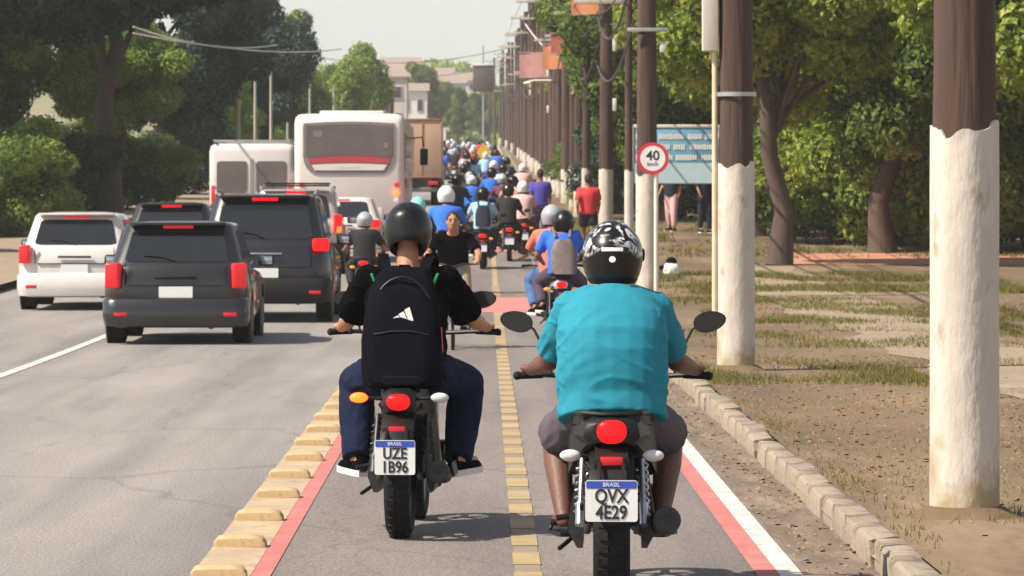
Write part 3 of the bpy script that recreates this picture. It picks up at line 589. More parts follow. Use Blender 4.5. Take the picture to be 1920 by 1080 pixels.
    # trousers or shorts
    t = MB(); t.loft([ring(-.16, .13 * bs, .10, 20, inf), ring(0, .172 * bs, .125, 20, inf), ring(.14, .165 * bs * (1 + (fat - 1) * .6), .125 * (1 + (fat - 1) * .6), 20, inf * .6)])
    lg = ps.get('legs', 1.96); lf = ps.get('tleg', ps.get('leg', 1.0))
    for i in (0, 1):
        i2 = inf + ps.get('loose', .008)
        if lg <= 1: t.ball(hp[i], .09 * lf + i2); t.cone(hp[i], hp[i].lerp(kn[i], lg), .09 * lf + i2, .066 * lf + i2 + .022, 16)
        else:
            t.cap(hp[i], kn[i], .09 * lf + i2, .062 * lf + i2); t.cone(kn[i], kn[i].lerp(an[i], .4), .061 * lf + i2, .061 * lf + i2, 16); t.cone(kn[i].lerp(an[i], .4), kn[i].lerp(an[i], lg - 1), .061 * lf + i2, .046 + i2, 16)
    tm = remesh(t, voxel, M[col['trousers']], 3, 'trousers')
    if voxel < .015: wrinkle(tm, .004, (8, 8, 12), 9.7)
    link('shorts' if lg <= 1 else 'trousers', tm, body)
    # footwear
    for i in (0, 1):
        s = -1 if i == 0 else 1
        d = (toe[i] - an[i]); d.z = 0; d = d.normalized() if d.length > .01 else Vector((0, 1, 0)); u = Vector((d.y, -d.x, 0)); z0 = min(toe[i].z, an[i].z - .05) - .03; sl = ps.get('slope', 0.0)
        base = an[i] - d * .07; base.z = z0
        fr = lambda y, w, z: base + d * y + u * w + Vector((0, 0, z - sl * y))
        if ps.get('sandal'):
            sb = MB(); sb.loft([[fr(yy, -w, -.012), fr(yy, w, -.012), fr(yy, w, .008), fr(yy, -w, .008)] for yy, w in ((-.01, .025), (.03, .036), (.12, .036), (.20, .048), (.25, .036), (.275, .015))]); so_ = sb.build('sandal', M['black_plastic'], body)
            MB().tube([fr(.15, -.046, .01), fr(.19, -.02, .06), fr(.21, .0, .05)], .009, 6).tube([fr(.15, .046, .01), fr(.19, .02, .06), fr(.21, .0, .05)], .009, 6).build('strap', M['black_plastic'], so_); continue
        k = MB(); sec = ((-.02, .020, .05), (.0, .034, .085), (.06, .040, .105), (.11, .043, .085), (.18, .049, .06), (.24, .042, .046), (.275, .02, .03))
        k.loft([[fr(yy, w * math.cos(a), max(0, hh * math.sin(a))) for a in [R(x) for x in (-8, 25, 55, 90, 125, 155, 188)]] for yy, w, hh in sec])
        so_ = k.build('shoe', M[col.get('shoe', 'black_cloth')], body, 60)
        MB().loft([[fr(yy, -w - .004, -.022), fr(yy, w + .004, -.022), fr(yy, w + .005, .010), fr(yy, -w - .005, .010)] for yy, w, hh in sec]).build('sole', M[col.get('sole', 'sole')], so_)
    # head: helmet or hair
    if col.get('helmet'):
        helmet(body, Hd, M[col['helmet']], q, ps.get('hrot', 0), ps.get('hscale', 1.0), col.get('emblem'))
    elif col.get('hair', 'hair') != 'none':
        hb = MB(); hb.ball(Hd + Vector((0, -q * .012, .032)), (.083 * hs, .096 * hs, .100 * hs), 16, 10); hb.ball(Hd + Vector((0, -q * .045, -.01)), (.074 * hs, .058 * hs, .075 * hs), 14, 8); hm = remesh(hb, max(voxel, .012), M['hair'], 2, 'hair'); wrinkle(hm, .003, (40, 40, 40)); link('hair', hm, body)
        if col.get('cap'):
            cb = MB(); cb.ball(Hd + Vector((0, 0, .055)), (.092, .108, .078), 16, 8).box(Hd + Vector((0, q * .14, .055)), (.15, .12, .012), None, .005); cb.build('cap', M[col['cap']], body)
    if q < 0:
        for s in (-1, 1):
            MB().ball(Hd + Vector((s * .030, -.088 * hs, .012)), (.013, .007, .008), 8, 6).build('eye', M['ink'], body)
            MB().ball(Hd + Vector((s * .031, -.088 * hs, .034)), (.020, .007, .005), 8, 6).build('eyebrow', M['hair'], body)
        MB().ball(Hd + Vector((0, -.086 * hs, -.060)), (.025, .010, .006), 8, 6).build('mouth', M['brown_lip'], body)
    return body
mat('brown_lip', (.22, .07, .05), .5)
_hc = {}
def helmet_meshes():
    if _hc: return _hc
    n, m_ = 40, 28; vs = []; idx = {}
    def pt(t, a, k=1.0):
        ct = math.cos(t); x = .128 * ct * math.cos(a); yy = .152 * ct * math.sin(a); z = .150 * math.sin(t)
        x *= 1 - .09 * max(0, z / .15) ** 2
        if z < 0: f_ = 1 / max(.35, ct) ** .55; x *= f_ * (1 - .06 * (z / .15) ** 2); yy *= f_ * (1 + .10 * (z / .15))
        if yy < 0: yy *= 1 + .05 * math.exp(-((z - .02) / .05) ** 2)
        return Vector((x * k, yy * k, z * k))
    def shell(keep, k0=1.0, th=.02):
        bm = bmesh.new(); g = {}
        def V(i, j):
            if (i, j % n) not in g: g[(i, j % n)] = bm.verts.new(pt(-math.pi / 2 + math.pi * i / m_, 2 * math.pi * j / n, k0))
            return g[(i, j % n)]
        for i in range(m_):
            for j in range(n):
                t = -math.pi / 2 + math.pi * (i + .5) / m_; a = 2 * math.pi * (j + .5) / n; p = pt(t, a)
                if i > 0 and i < m_ - 1 and keep(p, a): bm.faces.new((V(i, j), V(i, j + 1), V(i + 1, j + 1), V(i + 1, j)))
                elif i == m_ - 1 and keep(p, a): bm.faces.new((V(i, j), V(i, j + 1), V(i + 1, 0)))
        bmesh.ops.recalc_face_normals(bm, faces=bm.faces[:]); bmesh.ops.solidify(bm, geom=bm.faces[:], thickness=th)
        bmesh.ops.recalc_face_normals(bm, faces=bm.faces[:])
        me = bpy.data.meshes.new('helmet'); bm.to_mesh(me); bm.free(); me.shade_smooth(); me.set_sharp_from_angle(angle=R(50)); return me
    face = lambda p, a: p.y > .075 and -.06 < p.z < .065
    low = lambda p: p.z < -.118 - .0 * p.y or (p.y < -.02 and p.z < -.108)
    _hc['shell'] = shell(lambda p, a: not face(p, a) and not low(p))
    _hc['visor'] = shell(lambda p, a: p.y > .06 and -.068 < p.z < .075, 1.025, .004)
    _hc['trim'] = shell(lambda p, a: -.126 < p.z < -.100, 1.012, .012)
    _hc['vent'] = MB().box((0.0, .06, .14), (.045, .06, .010), (.35, 0, 0), .004).mesh('vent')
    for s, kk in ((-1, 'pivotl'), (1, 'pivotr')): _hc[kk] = MB().lathe([(.03, 0), (.028, .008), (.0, .010)], (s * .122, .045, .0), (s, .25, 0), 16).mesh('visor_pivot')
    return _hc
def helmet(body, Hd, m, q, rot=0, sc=1.0, emblem=None):
    hm = helmet_meshes(); pos = Hd + Vector((0, 0, .012))
    def put(nm, me, par, mm):
        o = link(nm, me, par)
        if not me.materials: me.materials.append(mm)
        setmat(o, mm); return o
    o = put('helmet', hm['shell'], body, m); o.location = pos; o.rotation_euler = (rot, 0, math.pi if q < 0 else 0); o.scale = (sc * 1.04, sc, sc)
    put('visor', hm['visor'], o, M['glass_dark']); put('trim', hm['trim'], o, M['black_plastic']); put('vent', hm['vent'], o, M['black_plastic'])
    for s in (-1, 1): put('visor_pivot', hm['pivot' + ('l' if s < 0 else 'r')], o, M['black_plastic'])
    if emblem:
        MB().lathe([(.014, 0), (.014, .003), (.0, .004)], (0, -.1575, -.030), (0, -1, 0), 16).build('emblem', M['white_ink'], o)
        MB().loft([[(x, -math.sqrt(max(.0, 1 - (x / .128) ** 2 - ((z) / .150) ** 2)) * .1605 - .0035, z) for x in (-.045, -.025, 0, .025, .045)] + [(x, -math.sqrt(max(0, 1 - (x / .128) ** 2 - (z / .150) ** 2)) * .152 + .004, z) for x in (.045, .025, 0, -.025, -.045)] for z in (.006, .014, .022)]).build('sticker', M['white_ink'], o)
    return o
# ------------------------------------------------------------------ the two near riders
def at(o, x, y, rz=0.0): o.location = (x, y, G(y)); o.rotation_euler = (0, 0, rz); return o
TP = dict(paint='black_plastic', tail_z=.733, refl_z=.616, plate_z=.458, plate=(.218, .172), ind_z=.63, ind_x=.175, clear=True, hand_x=.375, hand_y=.98, hand_z=.930, mir_x=.425, mir_z=1.165, mir_tilt=.22, seat_z=.775, ex_z=.356, ex_x=.235, rail=True, text=('QVX', '4E29'), bw=1.42, tyre=.155, steel_shock=True, refl_w=.095, tl=(.064, .050))
tm = motorcycle('motorcycle', 'black motorcycle with plate QVX 4E29 under the rider in a turquoise shirt', 'motorcycles in the bike lane', TP)
at(tm, .542, 18.12, R(-2.0))
tp = person('person', 'heavy rider in turquoise T-shirt, purple grey shorts and black helmet with white graphics', 'riders in the bike lane',
    dict(pelvis=(0, .35, .845), neck=(0, .50, 1.325), head=(0, .56, 1.462), shoulder=(.180, .51, 1.230), elbow=(.282, .71, 1.00), hand=(.375, .975, .948), hip=(.11, .38, .80), knee=(.252, .80, .655), ankle=(.215, .55, .335), toe=(.245, .72, .30), fat=1.26, bs=1.04, leg=1.08, tleg=.95, loose=.004, flare=.004, sleeve=.80, legs=.86, bend=.035, sandal=True, inf=.015, hem=-.17, hrot=-.06, slope=0.0),
    dict(skin='skin_dark', shirt='teal_cloth', trousers='shorts_purple', helmet='helmet_graphic', emblem=True), .008)
at(tp, .542, 18.12, R(-2.0))

BP = dict(paint='black_plastic', tail_z=.695, refl_z=.560, plate_z=.430, plate=(.203, .172), ind_z=.715, ind_x=.205, lit=-1, clear=True, hand_x=.39, hand_y=.98, hand_z=1.02, mir_x=.35, mir_z=1.185, mir_tilt=.12, seat_z=.80, ex_z=.34, ex_x=.195, text=('UZE', '1B96'), tyre=.128, refl_w=.085, tl=(.060, .042))
bm_ = motorcycle('motorcycle', 'black motorcycle with its left amber indicator lit, under the rider with a backpack', 'motorcycles in the bike lane', BP)
at(bm_, -.4255, 21.62, R(-3.2))
bpn = person('person', 'rider in black T-shirt, dark jeans and plain black helmet, wearing a black backpack', 'riders in the bike lane',
    dict(pelvis=(0, .35, .855), neck=(0, .485, 1.335), head=(0, .55, 1.552), shoulder=(.20, .49, 1.30), elbow=(.315, .69, 1.095), hand=(.39, .975, 1.035), hip=(.11, .38, .83), knee=(.29, .80, .755), ankle=(.265, .52, .385), toe=(.335, .66, .355), legs=2.04, sleeve=.86, fat=1.05, bs=1.06, leg=1.06, loose=.012, flare=.02, hrot=-.50, slope=-.05, hscale=.95, inf=.016),
    dict(skin='skin_mid', shirt='black_cloth', trousers='jeans', helmet='helmet_black', shoe='black_cloth', sole='sole'), .008)
at(bpn, -.4255, 21.62, R(-3.2))
# backpack
pk = empty('backpack'); at(pk, -.4255, 21.62, R(-3.2)); tag(pk, 'black backpack with a white three-bar logo on the back of the nearer left rider', 'backpack')
def py(z): return .35 + (z - .855) * .26 - .135
def pring(z, w, d, e=.55, off=0.0, n=24):
    return [(w * math.copysign(abs(math.cos(a)) ** e, math.cos(a)), py(z) - d + off + d * math.copysign(abs(math.sin(a)) ** e, math.sin(a)), z) for a in [2 * math.pi * k / n for k in range(n)]]
me = MB().loft([pring(*r) for r in ((.765, .175, .07), (.775, .20, .095), (.85, .205, .105), (1.0, .200, .11), (1.15, .185, .105), (1.25, .165, .09), (1.32, .135, .07), (1.355, .10, .045), (1.365, .06, .02))]).mesh('pack_body', M['pack_cloth'], 60); wrinkle(me, .010, (5, 5, 6), 2); wrinkle(me, .004, (14, 14, 10), 5)
link('pack_body', me, pk)
pp = MB().loft([pring(z, w, .05, .5, -.125) for z, w in ((.79, .15), (.80, .165), (.95, .165), (1.02, .155), (1.04, .13))]).build('front_pocket', M['pack_cloth'], pk, 60)
MB().tube([(-.14, py(1.03) - .222, 1.03), (-.05, py(1.05) - .228, 1.047), (.05, py(1.05) - .228, 1.047), (.14, py(1.03) - .222, 1.03)], .005, 6).build('zip', M['black_plastic'], pp)
MB().tube([(.165 * math.cos(a), py(1.08 + .24 * math.sin(a)) - .165 - .02 * math.sin(a), 1.08 + .24 * math.sin(a)) for a in [math.pi * k / 16 for k in range(17)]], .006, 6).build('zip', M['black_plastic'], pk)
MB().tube([(-.03, py(1.35) - .03, 1.35), (-.025, py(1.36) - .06, 1.375), (.025, py(1.36) - .06, 1.375), (.03, py(1.35) - .03, 1.35)], .008, 6).build('carry_loop', M['pack_cloth'], pk)
for s in (-1, 1):
    MB().loft([[(s * (x0 - .028), yy, z), (s * (x0 + .028), yy, z), (s * (x0 + .028), yy + .012, z + .012), (s * (x0 - .028), yy + .012, z + .012)] for x0, yy, z in ((.10, py(1.33) - .01, 1.36), (.115, py(1.4) + .05, 1.40), (.125, .46, 1.425), (.13, .56, 1.40), (.13, .635, 1.30), (.13, .64, 1.15))]).build('shoulder_strap', M['pack_cloth'], pk)
    MB().box((s * .158, py(1.30) - .03, 1.305), (.012, .05, .07), (0, s * .4, 0), .004).build('strap_tab', M['green_trim'], pk)
    MB().box((s * .198, py(.98) - .10, 1.0), (.014, .05, .13), (0, s * -.05, 0), .005).build('side_trim', M['orange_trim' if s < 0 else 'pink_trim'], pk)
lg = empty('logo'); lg.parent = pk; lg.location = (0.01, py(1.12) - .222, 1.10)
for k, (x0, hh) in enumerate(((-.042, .028), (-.014, .048), (.016, .070))):
    w = .021; MB().prism([(x0 + .010, 0), (x0 + .010 + w + .006, 0), (x0 + w + .001 - .006, hh), (x0 - .006 - .004, hh - .014)], -.002, .004).build('logo_bar', M['white_ink'], lg, 0)

# ------------------------------------------------------------------ riders and people farther on
MIDP = dict(tail_z=.72, refl_z=.60, plate_z=.47, plate=(.20, .17), ind_z=.66, ind_x=.18, hand_x=.36, hand_y=.98, hand_z=.96, mir_x=.40, mir_z=1.15, seat_z=.78, ex_z=.36, detail=False, rail=True)
proto = motorcycle('motorcycle', '', None, MIDP); used = [False]
for k, c in dict(red=(.40, .02, .025), blue=(.02, .06, .28), silver=(.40, .40, .42)).items(): paint('moto_' + k, c)
def bike(label, px, d, rz=0.0, pt='black_gloss', light=True, group='motorcycles in the bike lane', far=False):
    sw = {'black_gloss': M[pt]} if pt != 'black_gloss' else {}
    if not light: sw['red_light_on'] = M['red_light']
    skip = ('lever', 'lens', 'exhaust_shield', 'chain_guard', 'side_stand', 'plate_bracket', 'passenger_footpeg', 'frame', 'shock_absorber', 'instrument', 'headlight', 'mirror_pane', 'exhaust_tip', 'swingarm', 'front_fender', 'handlebar', 'fork_leg', 'rim', 'plate_band', 'grab_rail', 'footpeg', 'tank', 'engine', 'reflector', 'rear_fender') if far else ()
    if not used[0]:
        o = proto; used[0] = True
    else: o = copy_tree(proto, None, sw, skip)
    at(o, X(px, d), d, rz); tag(o, label, 'motorcycle', group); return o
RP = dict(pelvis=(0, .36, .84), neck=(0, .50, 1.34), head=(0, .56, 1.495), shoulder=(.185, .51, 1.27), elbow=(.28, .72, 1.05), hand=(.36, .975, .975), hip=(.10, .38, .81), knee=(.25, .80, .70), ankle=(.21, .54, .37), toe=(.25, .68, .34), legs=1.95)
def rider(label, px, d, shirt, trousers, hel, skin='skin_brown', rz=0.0, vox=.022, dy=0.0, group='riders in the bike lane', **kw):
    ps = dict(RP); ps.update(kw)
    if dy:
        for k in ('pelvis', 'neck', 'head', 'shoulder', 'elbow', 'hand', 'hip', 'knee', 'ankle', 'toe'):
            v = ps[k]; ps[k] = (v[0], v[1] + dy, v[2])
    o = person('person', label, group, ps, dict(skin=skin, shirt='cloth_' + shirt, trousers='cloth_' + trousers if trousers != 'jeans' else 'jeans_light', helmet=('helmet_' + hel) if hel else None), vox)
    return at(o, X(px, d), d, rz)
bike('dark motorcycle between the black car and the rider with a backpack', 682, 65, 0, light=False).scale = (.95, .95, .93)
rider('rider in dark clothes and grey helmet beside the black car', 682, 65, 'black', 'black', 'grey').scale = (.95, .95, .88)
bike('motorcycle mostly hidden behind the helmet of the backpack rider', 782, 69, 0, light=False)
rider('rider with a mint green helmet and dark jacket beside the bus', 782, 69, 'charcoal', 'black', 'mint', vox=.03)
bike('motorcycle under the rider in a bright blue shirt', 836, 71, 0, light=False)
rider('rider in bright blue shirt and white helmet', 836, 71, 'royal', 'navy', 'white', vox=.03).scale = (1.12, 1.05, 1.10)
bike('motorcycle with a white plate under the rider in pale blue', 905, 85, R(-2))
rider('rider in pale blue jacket and black helmet wearing a navy backpack', 905, 85, 'sky', 'navy', 'black', vox=.03)
def small_pack(label, px, d, m, rz=0.0, dy=0.0, z0=.85, sc=1.0):
    b = MB().loft([[(w * math.copysign(abs(math.cos(a)) ** .6, math.cos(a)), .36 + (z - .84) * .26 - .235 + dy + .09 * math.copysign(abs(math.sin(a)) ** .6, math.sin(a)), z) for a in [2 * math.pi * k / 18 for k in range(18)]] for z, w in ((z0, .13), (z0 + .03, .155), (z0 + .25, .155), (z0 + .38, .125), (z0 + .43, .07))])
    e = empty('backpack'); b.build('pack_body', M[m], e, 60); tag(e, label, 'backpack'); at(e, X(px, d), d, rz)
    for s in (-1, 1): MB().tube([(s * .09, .36 + (1.25 - .84) * .26 - .17 + dy, 1.25), (s * .11, .46 + dy, 1.37), (s * .12, .60 + dy, 1.28), (s * .12, .60 + dy, 1.12)], .018, 6).build('shoulder_strap', M[m], e)
small_pack('navy backpack worn by the rider in pale blue', 905, 85, 'cloth_navy', R(-2))
bike('motorcycle with a red tail light and white plate ahead on the right of the lane', 955, 90, 0)
rider('rider in black clothes and black helmet on the motorcycle with a red tail light', 953, 90, 'black', 'black', 'black', vox=.03)
bike('motorcycle under the rider in a pale pink shirt', 982, 93.5, 0, light=False)
rider('rider in pale pink shirt, maroon trousers and white helmet', 981, 93.5, 'pink', 'maroon', 'white', vox=.03)
mat('cloth_taupe', (.17, .13, .125), .85, var=.25, scale=14, bump=.2)
# two up on one motorcycle
bike('motorcycle with a round red tail light carrying two people', 1051, 52.5, R(4), 'moto_silver')
rider('rider in coral red shirt, blue jeans and pale grey helmet with a passenger behind', 1043, 52.9, 'coral', 'jeans', 'grey', rz=R(4), vox=.02, dy=.12)
rider('passenger in bright blue shirt and black helmet sitting behind the rider in coral', 1056, 52.5, 'blue', 'purple', 'black', rz=R(4), vox=.02, dy=-.22,
      neck=(.02, .47, 1.29), head=(.035, .53, 1.43), elbow=(.29, .58, 1.02), hand=(.20, .80, .93), knee=(.27, .72, .70), ankle=(.23, .50, .42), toe=(.26, .64, .38), grip=False)
small_pack('brownish grey backpack on the passenger in the blue shirt', 1056, 52.5, 'cloth_taupe', R(4), -.22, .80)

# walking and running figures
def stand(label, px, d, shirt, trousers, skin, hair=True, legs=1.95, phase=.12, face=1, off=.12, group='people on the verge', cap=None, hel=None, rz=0.0, vox=.03, arms=.10, sc=1.0):
    ps = dict(pelvis=(0, 0, .95), neck=(0, .03, 1.45), head=(0, .05, 1.62), shoulder=((-.18, .03, 1.39), (.18, .03, 1.39)), elbow=((-.23, .03 - arms, 1.12), (.23, .03 + arms * .4, 1.12)), hand=((-.22, .10 - arms, .90), (.22, .16 + arms, .93)), hip=(.09, 0, .92), knee=((-.10, phase * 1.1, .50), (.10, -phase * .3, .50)), ankle=((-.10, phase * .9, .10), (.10, -phase * 1.9, .14)), toe=((-.12, phase * .9 + .14, .045), (.12, -phase * 1.9 + .13, .06)), legs=legs, grip=False, face=1)
    o = person('person', label, group, ps, dict(skin=skin, shirt='cloth_' + shirt, trousers='cloth_' + trousers, helmet=hel, cap=cap), vox)
    o.location = (X(px, d), d, G(d) + off); o.rotation_euler = (0, 0, rz); o.scale = (sc, sc, sc); return o
stand('runner in red shirt and black shorts beside the whitewashed poles', 1103, 89, 'red', 'black', 'skin_brown', legs=.62, phase=.16, arms=.2)
stand('person in dark top and pink trousers standing below the blue sign', 1259, 108, 'navy', 'pink', 'skin_mid', phase=.05, rz=R(150))
stand('person in navy clothes standing below the right end of the blue sign', 1322, 106, 'navy', 'navy', 'skin_brown', phase=.04, rz=R(200))
stand('person in indigo shirt walking by the second row of whitewashed poles', 1013, 97, 'indigo', 'navy', 'skin_brown', phase=.1)

# cyclist coming towards the camera on a bicycle
def bicycle(label, x, y, rz):
    e = empty('bicycle'); tag(e, label, 'bicycle')
    def bw(nm, yy):
        o = MB().lathe([(.335 + .017 * math.cos(a), .017 * math.sin(a)) for a in [2 * math.pi * k / 8 for k in range(8)]], (0, yy, .335), (1, 0, 0), 36, True).build(nm, M['rubber'], e)
        r = MB().lathe([(.31, -.012), (.325, -.012), (.325, .012), (.31, .012)], (0, yy, .335), (1, 0, 0), 36, True).cone((-.04, yy, .335), (.04, yy, .335), .02, .02, 10)
        for k in range(18):
            a = 2 * math.pi * k / 18; r.cone(((.03 if k % 2 else -.03), yy, .335), (0, yy + .315 * math.cos(a), .335 + .315 * math.sin(a)), .0018, .0018, 4)
        r.build('rim', M['steel'], o)
    bw('rear_wheel', 0); bw('front_wheel', 1.06)
    MB().tube([(0, .42, .29), (0, .30, .80)], .016).tube([(0, .33, .72), (0, .90, .76)], .018).tube([(0, .42, .29), (0, .92, .68)], .020).tube([(-.05, 0, .335), (-.03, .42, .29)], .009).tube([(.05, 0, .335), (.03, .42, .29)], .009).tube([(-.05, 0, .335), (0, .32, .74)], .008).tube([(.05, 0, .335), (0, .32, .74)], .008).build('frame', M['moto_red'], e)
    MB().tube([(0, .88, .86), (0, .92, .66)], .018).tube([(-.045, 1.06, .335), (-.045, .95, .62), (0, .92, .66), (.045, .95, .62), (.045, 1.06, .335)], .011).build('fork', M['engine'], e)
    MB().tube([(-.30, .86, .98), (-.12, .92, .98), (0, .93, .95), (.12, .92, .98), (.30, .86, .98)], .011).cone((0, .93, .95), (0, .885, .84), .014, .014, 8).build('handlebar', M['engine'], e)
    MB().loft([[(-w, yy, .85), (w, yy, .85), (w * .8, yy, .885), (-w * .8, yy, .885)] for yy, w in ((.16, .075), (.22, .08), (.34, .035), (.42, .02))]).build('saddle', M['black_plastic'], e)
    for s in (-1, 1): MB().cone((s * .06, .42, .29), (s * .07, .42 + s * .12, .29 - s * .10), .010, .010, 6).box((s * .12, .42 + s * .12, .29 - s * .10), (.09, .07, .02), None, .004).build('pedal', M['black_plastic'], e)
    e.location = (x, y, G(y)); e.rotation_euler = (0, 0, rz); return e
CX = X(850, 50.0)
bicycle('bicycle ridden towards the camera by the man in a dark T-shirt', CX, 50.0, R(180))
cy = person('person', 'cyclist in dark T-shirt and light shorts riding towards the camera', 'cyclists',
    dict(pelvis=(0, .24, .93), neck=(0, .52, 1.335), head=(0, .60, 1.465), shoulder=(.185, .52, 1.265), elbow=(.30, .68, 1.10), hand=(.28, .86, 1.0), hip=(.09, .28, .91), knee=((-.11, .62, .60), (.11, .60, .78)), ankle=((-.12, .36, .28), (.12, .50, .44)), toe=((-.13, .50, .23), (.13, .64, .40)), sleeve=.8, legs=.95, face=1, loose=.014),
    dict(skin='skin_mid', shirt='black_cloth', trousers='cloth_khaki', shoe='black_cloth'), .018)
cy.location = (CX, 50.0, G(50)); cy.rotation_euler = (0, 0, R(180))
for s in (-1, 1):
    MB().ball((s * .030, .60 + .088, 1.465 + .012), (.013, .008, .008), 8, 6).build('eye', M['ink'], cy)
    MB().ball((s * .031, .60 + .089, 1.465 + .034), (.020, .008, .005), 8, 6).build('eyebrow', M['hair'], cy)
MB().ball((0, .60 + .090, 1.465 - .058), (.026, .010, .007), 8, 6).build('mouth', M['brown_lip'], cy)

# the crowd of riders far up the road: shared figures, each rider and each motorcycle a thing of its own
rrd = random.Random(21)
fp = person('person', '', None, dict(RP), dict(skin='skin_brown', shirt='cloth_grey', trousers='cloth_navy', helmet='helmet_white'), .04); fp_used = [False]
hexcol = ['navy', 'pink', 'royal', 'maroon', 'charcoal', 'blue', 'red', 'black', 'white', 'indigo', 'maroon', 'navy', 'pink', 'purple', 'grey', 'black', 'sky']
hels = ['black', 'grey', 'black', 'white', 'black', 'black', 'grey']
spots = [(978, 130, 'pink', 'white')]
d = 104.0; k = 0
while d < 330 and len(spots) < 46:
    for cx in (rrd.uniform(-.85, -.2), rrd.uniform(.1, .95)) + ((rrd.uniform(-1.9, -1.2),) if d > 165 else ()):
        if rrd.random() < .85: spots.append((VX + (cx - max(0, d - 150) * .004) * F / d, d + rrd.uniform(-1.5, 1.5), hexcol[k % len(hexcol)], hels[(k * 5) % 7])); k += 1
    d += 5.5 if d < 150 else 9 if d < 250 else 15
seen = {}
for px, d, c, hl in spots:
    far = 'near the hilltop' if d > 260 else 'half way uphill' if d > 165 else 'beyond the leading riders'
    while (c, hl, far) in seen: c = rrd.choice(hexcol); hl = rrd.choice(hels)
    seen[(c, hl, far)] = 1
    lab = f'distant rider in {c} shirt and {hl} helmet {far}'
    o = fp if not fp_used[0] else copy_tree(fp, None, None, () if d < 170 else ('visor', 'trim', 'vent', 'sole')); fp_used[0] = True
    for ch in o.children:
        n = ch.name.split('.')[0]
        if n == 'shirt': setmat(ch, M['cloth_' + c])
        elif n == 'trousers': setmat(ch, M['cloth_' + rrd.choice(['navy', 'charcoal', 'khaki', 'grey', 'black'])])
        elif n == 'helmet': setmat(ch, M['helmet_' + hl])
    at(o, X(px, d), d, rrd.uniform(-.08, .08)); z_ = rrd.uniform(.93, 1.06); o.scale = (rrd.uniform(.92, 1.12), 1, z_); o.rotation_euler = (rrd.uniform(-.05, .03), rrd.uniform(-.05, .05), o.rotation_euler[2]); tag(o, lab, 'person', 'distant crowd of riders')
    q = bike(f'distant motorcycle under rider in {c} shirt and {hl} helmet {far}', px, d, 0, rrd.choice(['black_gloss', 'moto_red', 'moto_blue', 'moto_silver']), rrd.random() < .5, 'distant crowd of motorcycles', True)
# ------------------------------------------------------------------ cars, van, bus, truck (all seen from behind; rear at y = 0, forward = +y)
def rr3(x0, x1, y0, y1, r, z, n=4):
    zf = z if callable(z) else (lambda x, y: z); return [(x, y, zf(x, y)) for x, y in rrect(x0, x1, y0, y1, r, n)]
def car_wheel(root, x, y, rad, w=.22):
    s = 1 if x > 0 else -1; h = w / 2
    o = MB().lathe([(rad * .62, -h * .8), (rad * .85, -h), (rad * .97, -h * .85), (rad, -h * .4), (rad, h * .4), (rad * .97, h * .85), (rad * .85, h), (rad * .62, h * .8)], (x, y, rad), (1, 0, 0), 28, True).build('wheel', M['rubber'], root)
    r = MB().lathe([(rad * .64, -h * .6), (rad * .64, h * .6)], (x, y, rad), (1, 0, 0), 28)
    for k in range(5):
        a = 2 * math.pi * k / 5; r.box((x + s * h * .66, y + math.cos(a) * rad * .36, rad + math.sin(a) * rad * .36), (.03, rad * .55, .06), (a, 0, 0), .01)
    r.build('rim', M['engine'], o); return o
def quadmap(p00, p10, p11, p01):
    p = [Vector(q) for q in (p00, p10, p11, p01)]
    return lambda u, v: (p[0].lerp(p[1], u)).lerp(p[3].lerp(p[2], u), v)
def panel(name, root, mp, uv, m, proud=.008, thick=.012):
    a = mp(0, 0); n = (mp(1, 0) - a).cross(mp(0, 1) - a).normalized()
    f = [mp(u, v) + n * proud for u, v in uv]; b = [mp(u, v) - n * thick for u, v in uv]
    return MB().loft([b, f]).build(name, m, root, 30)
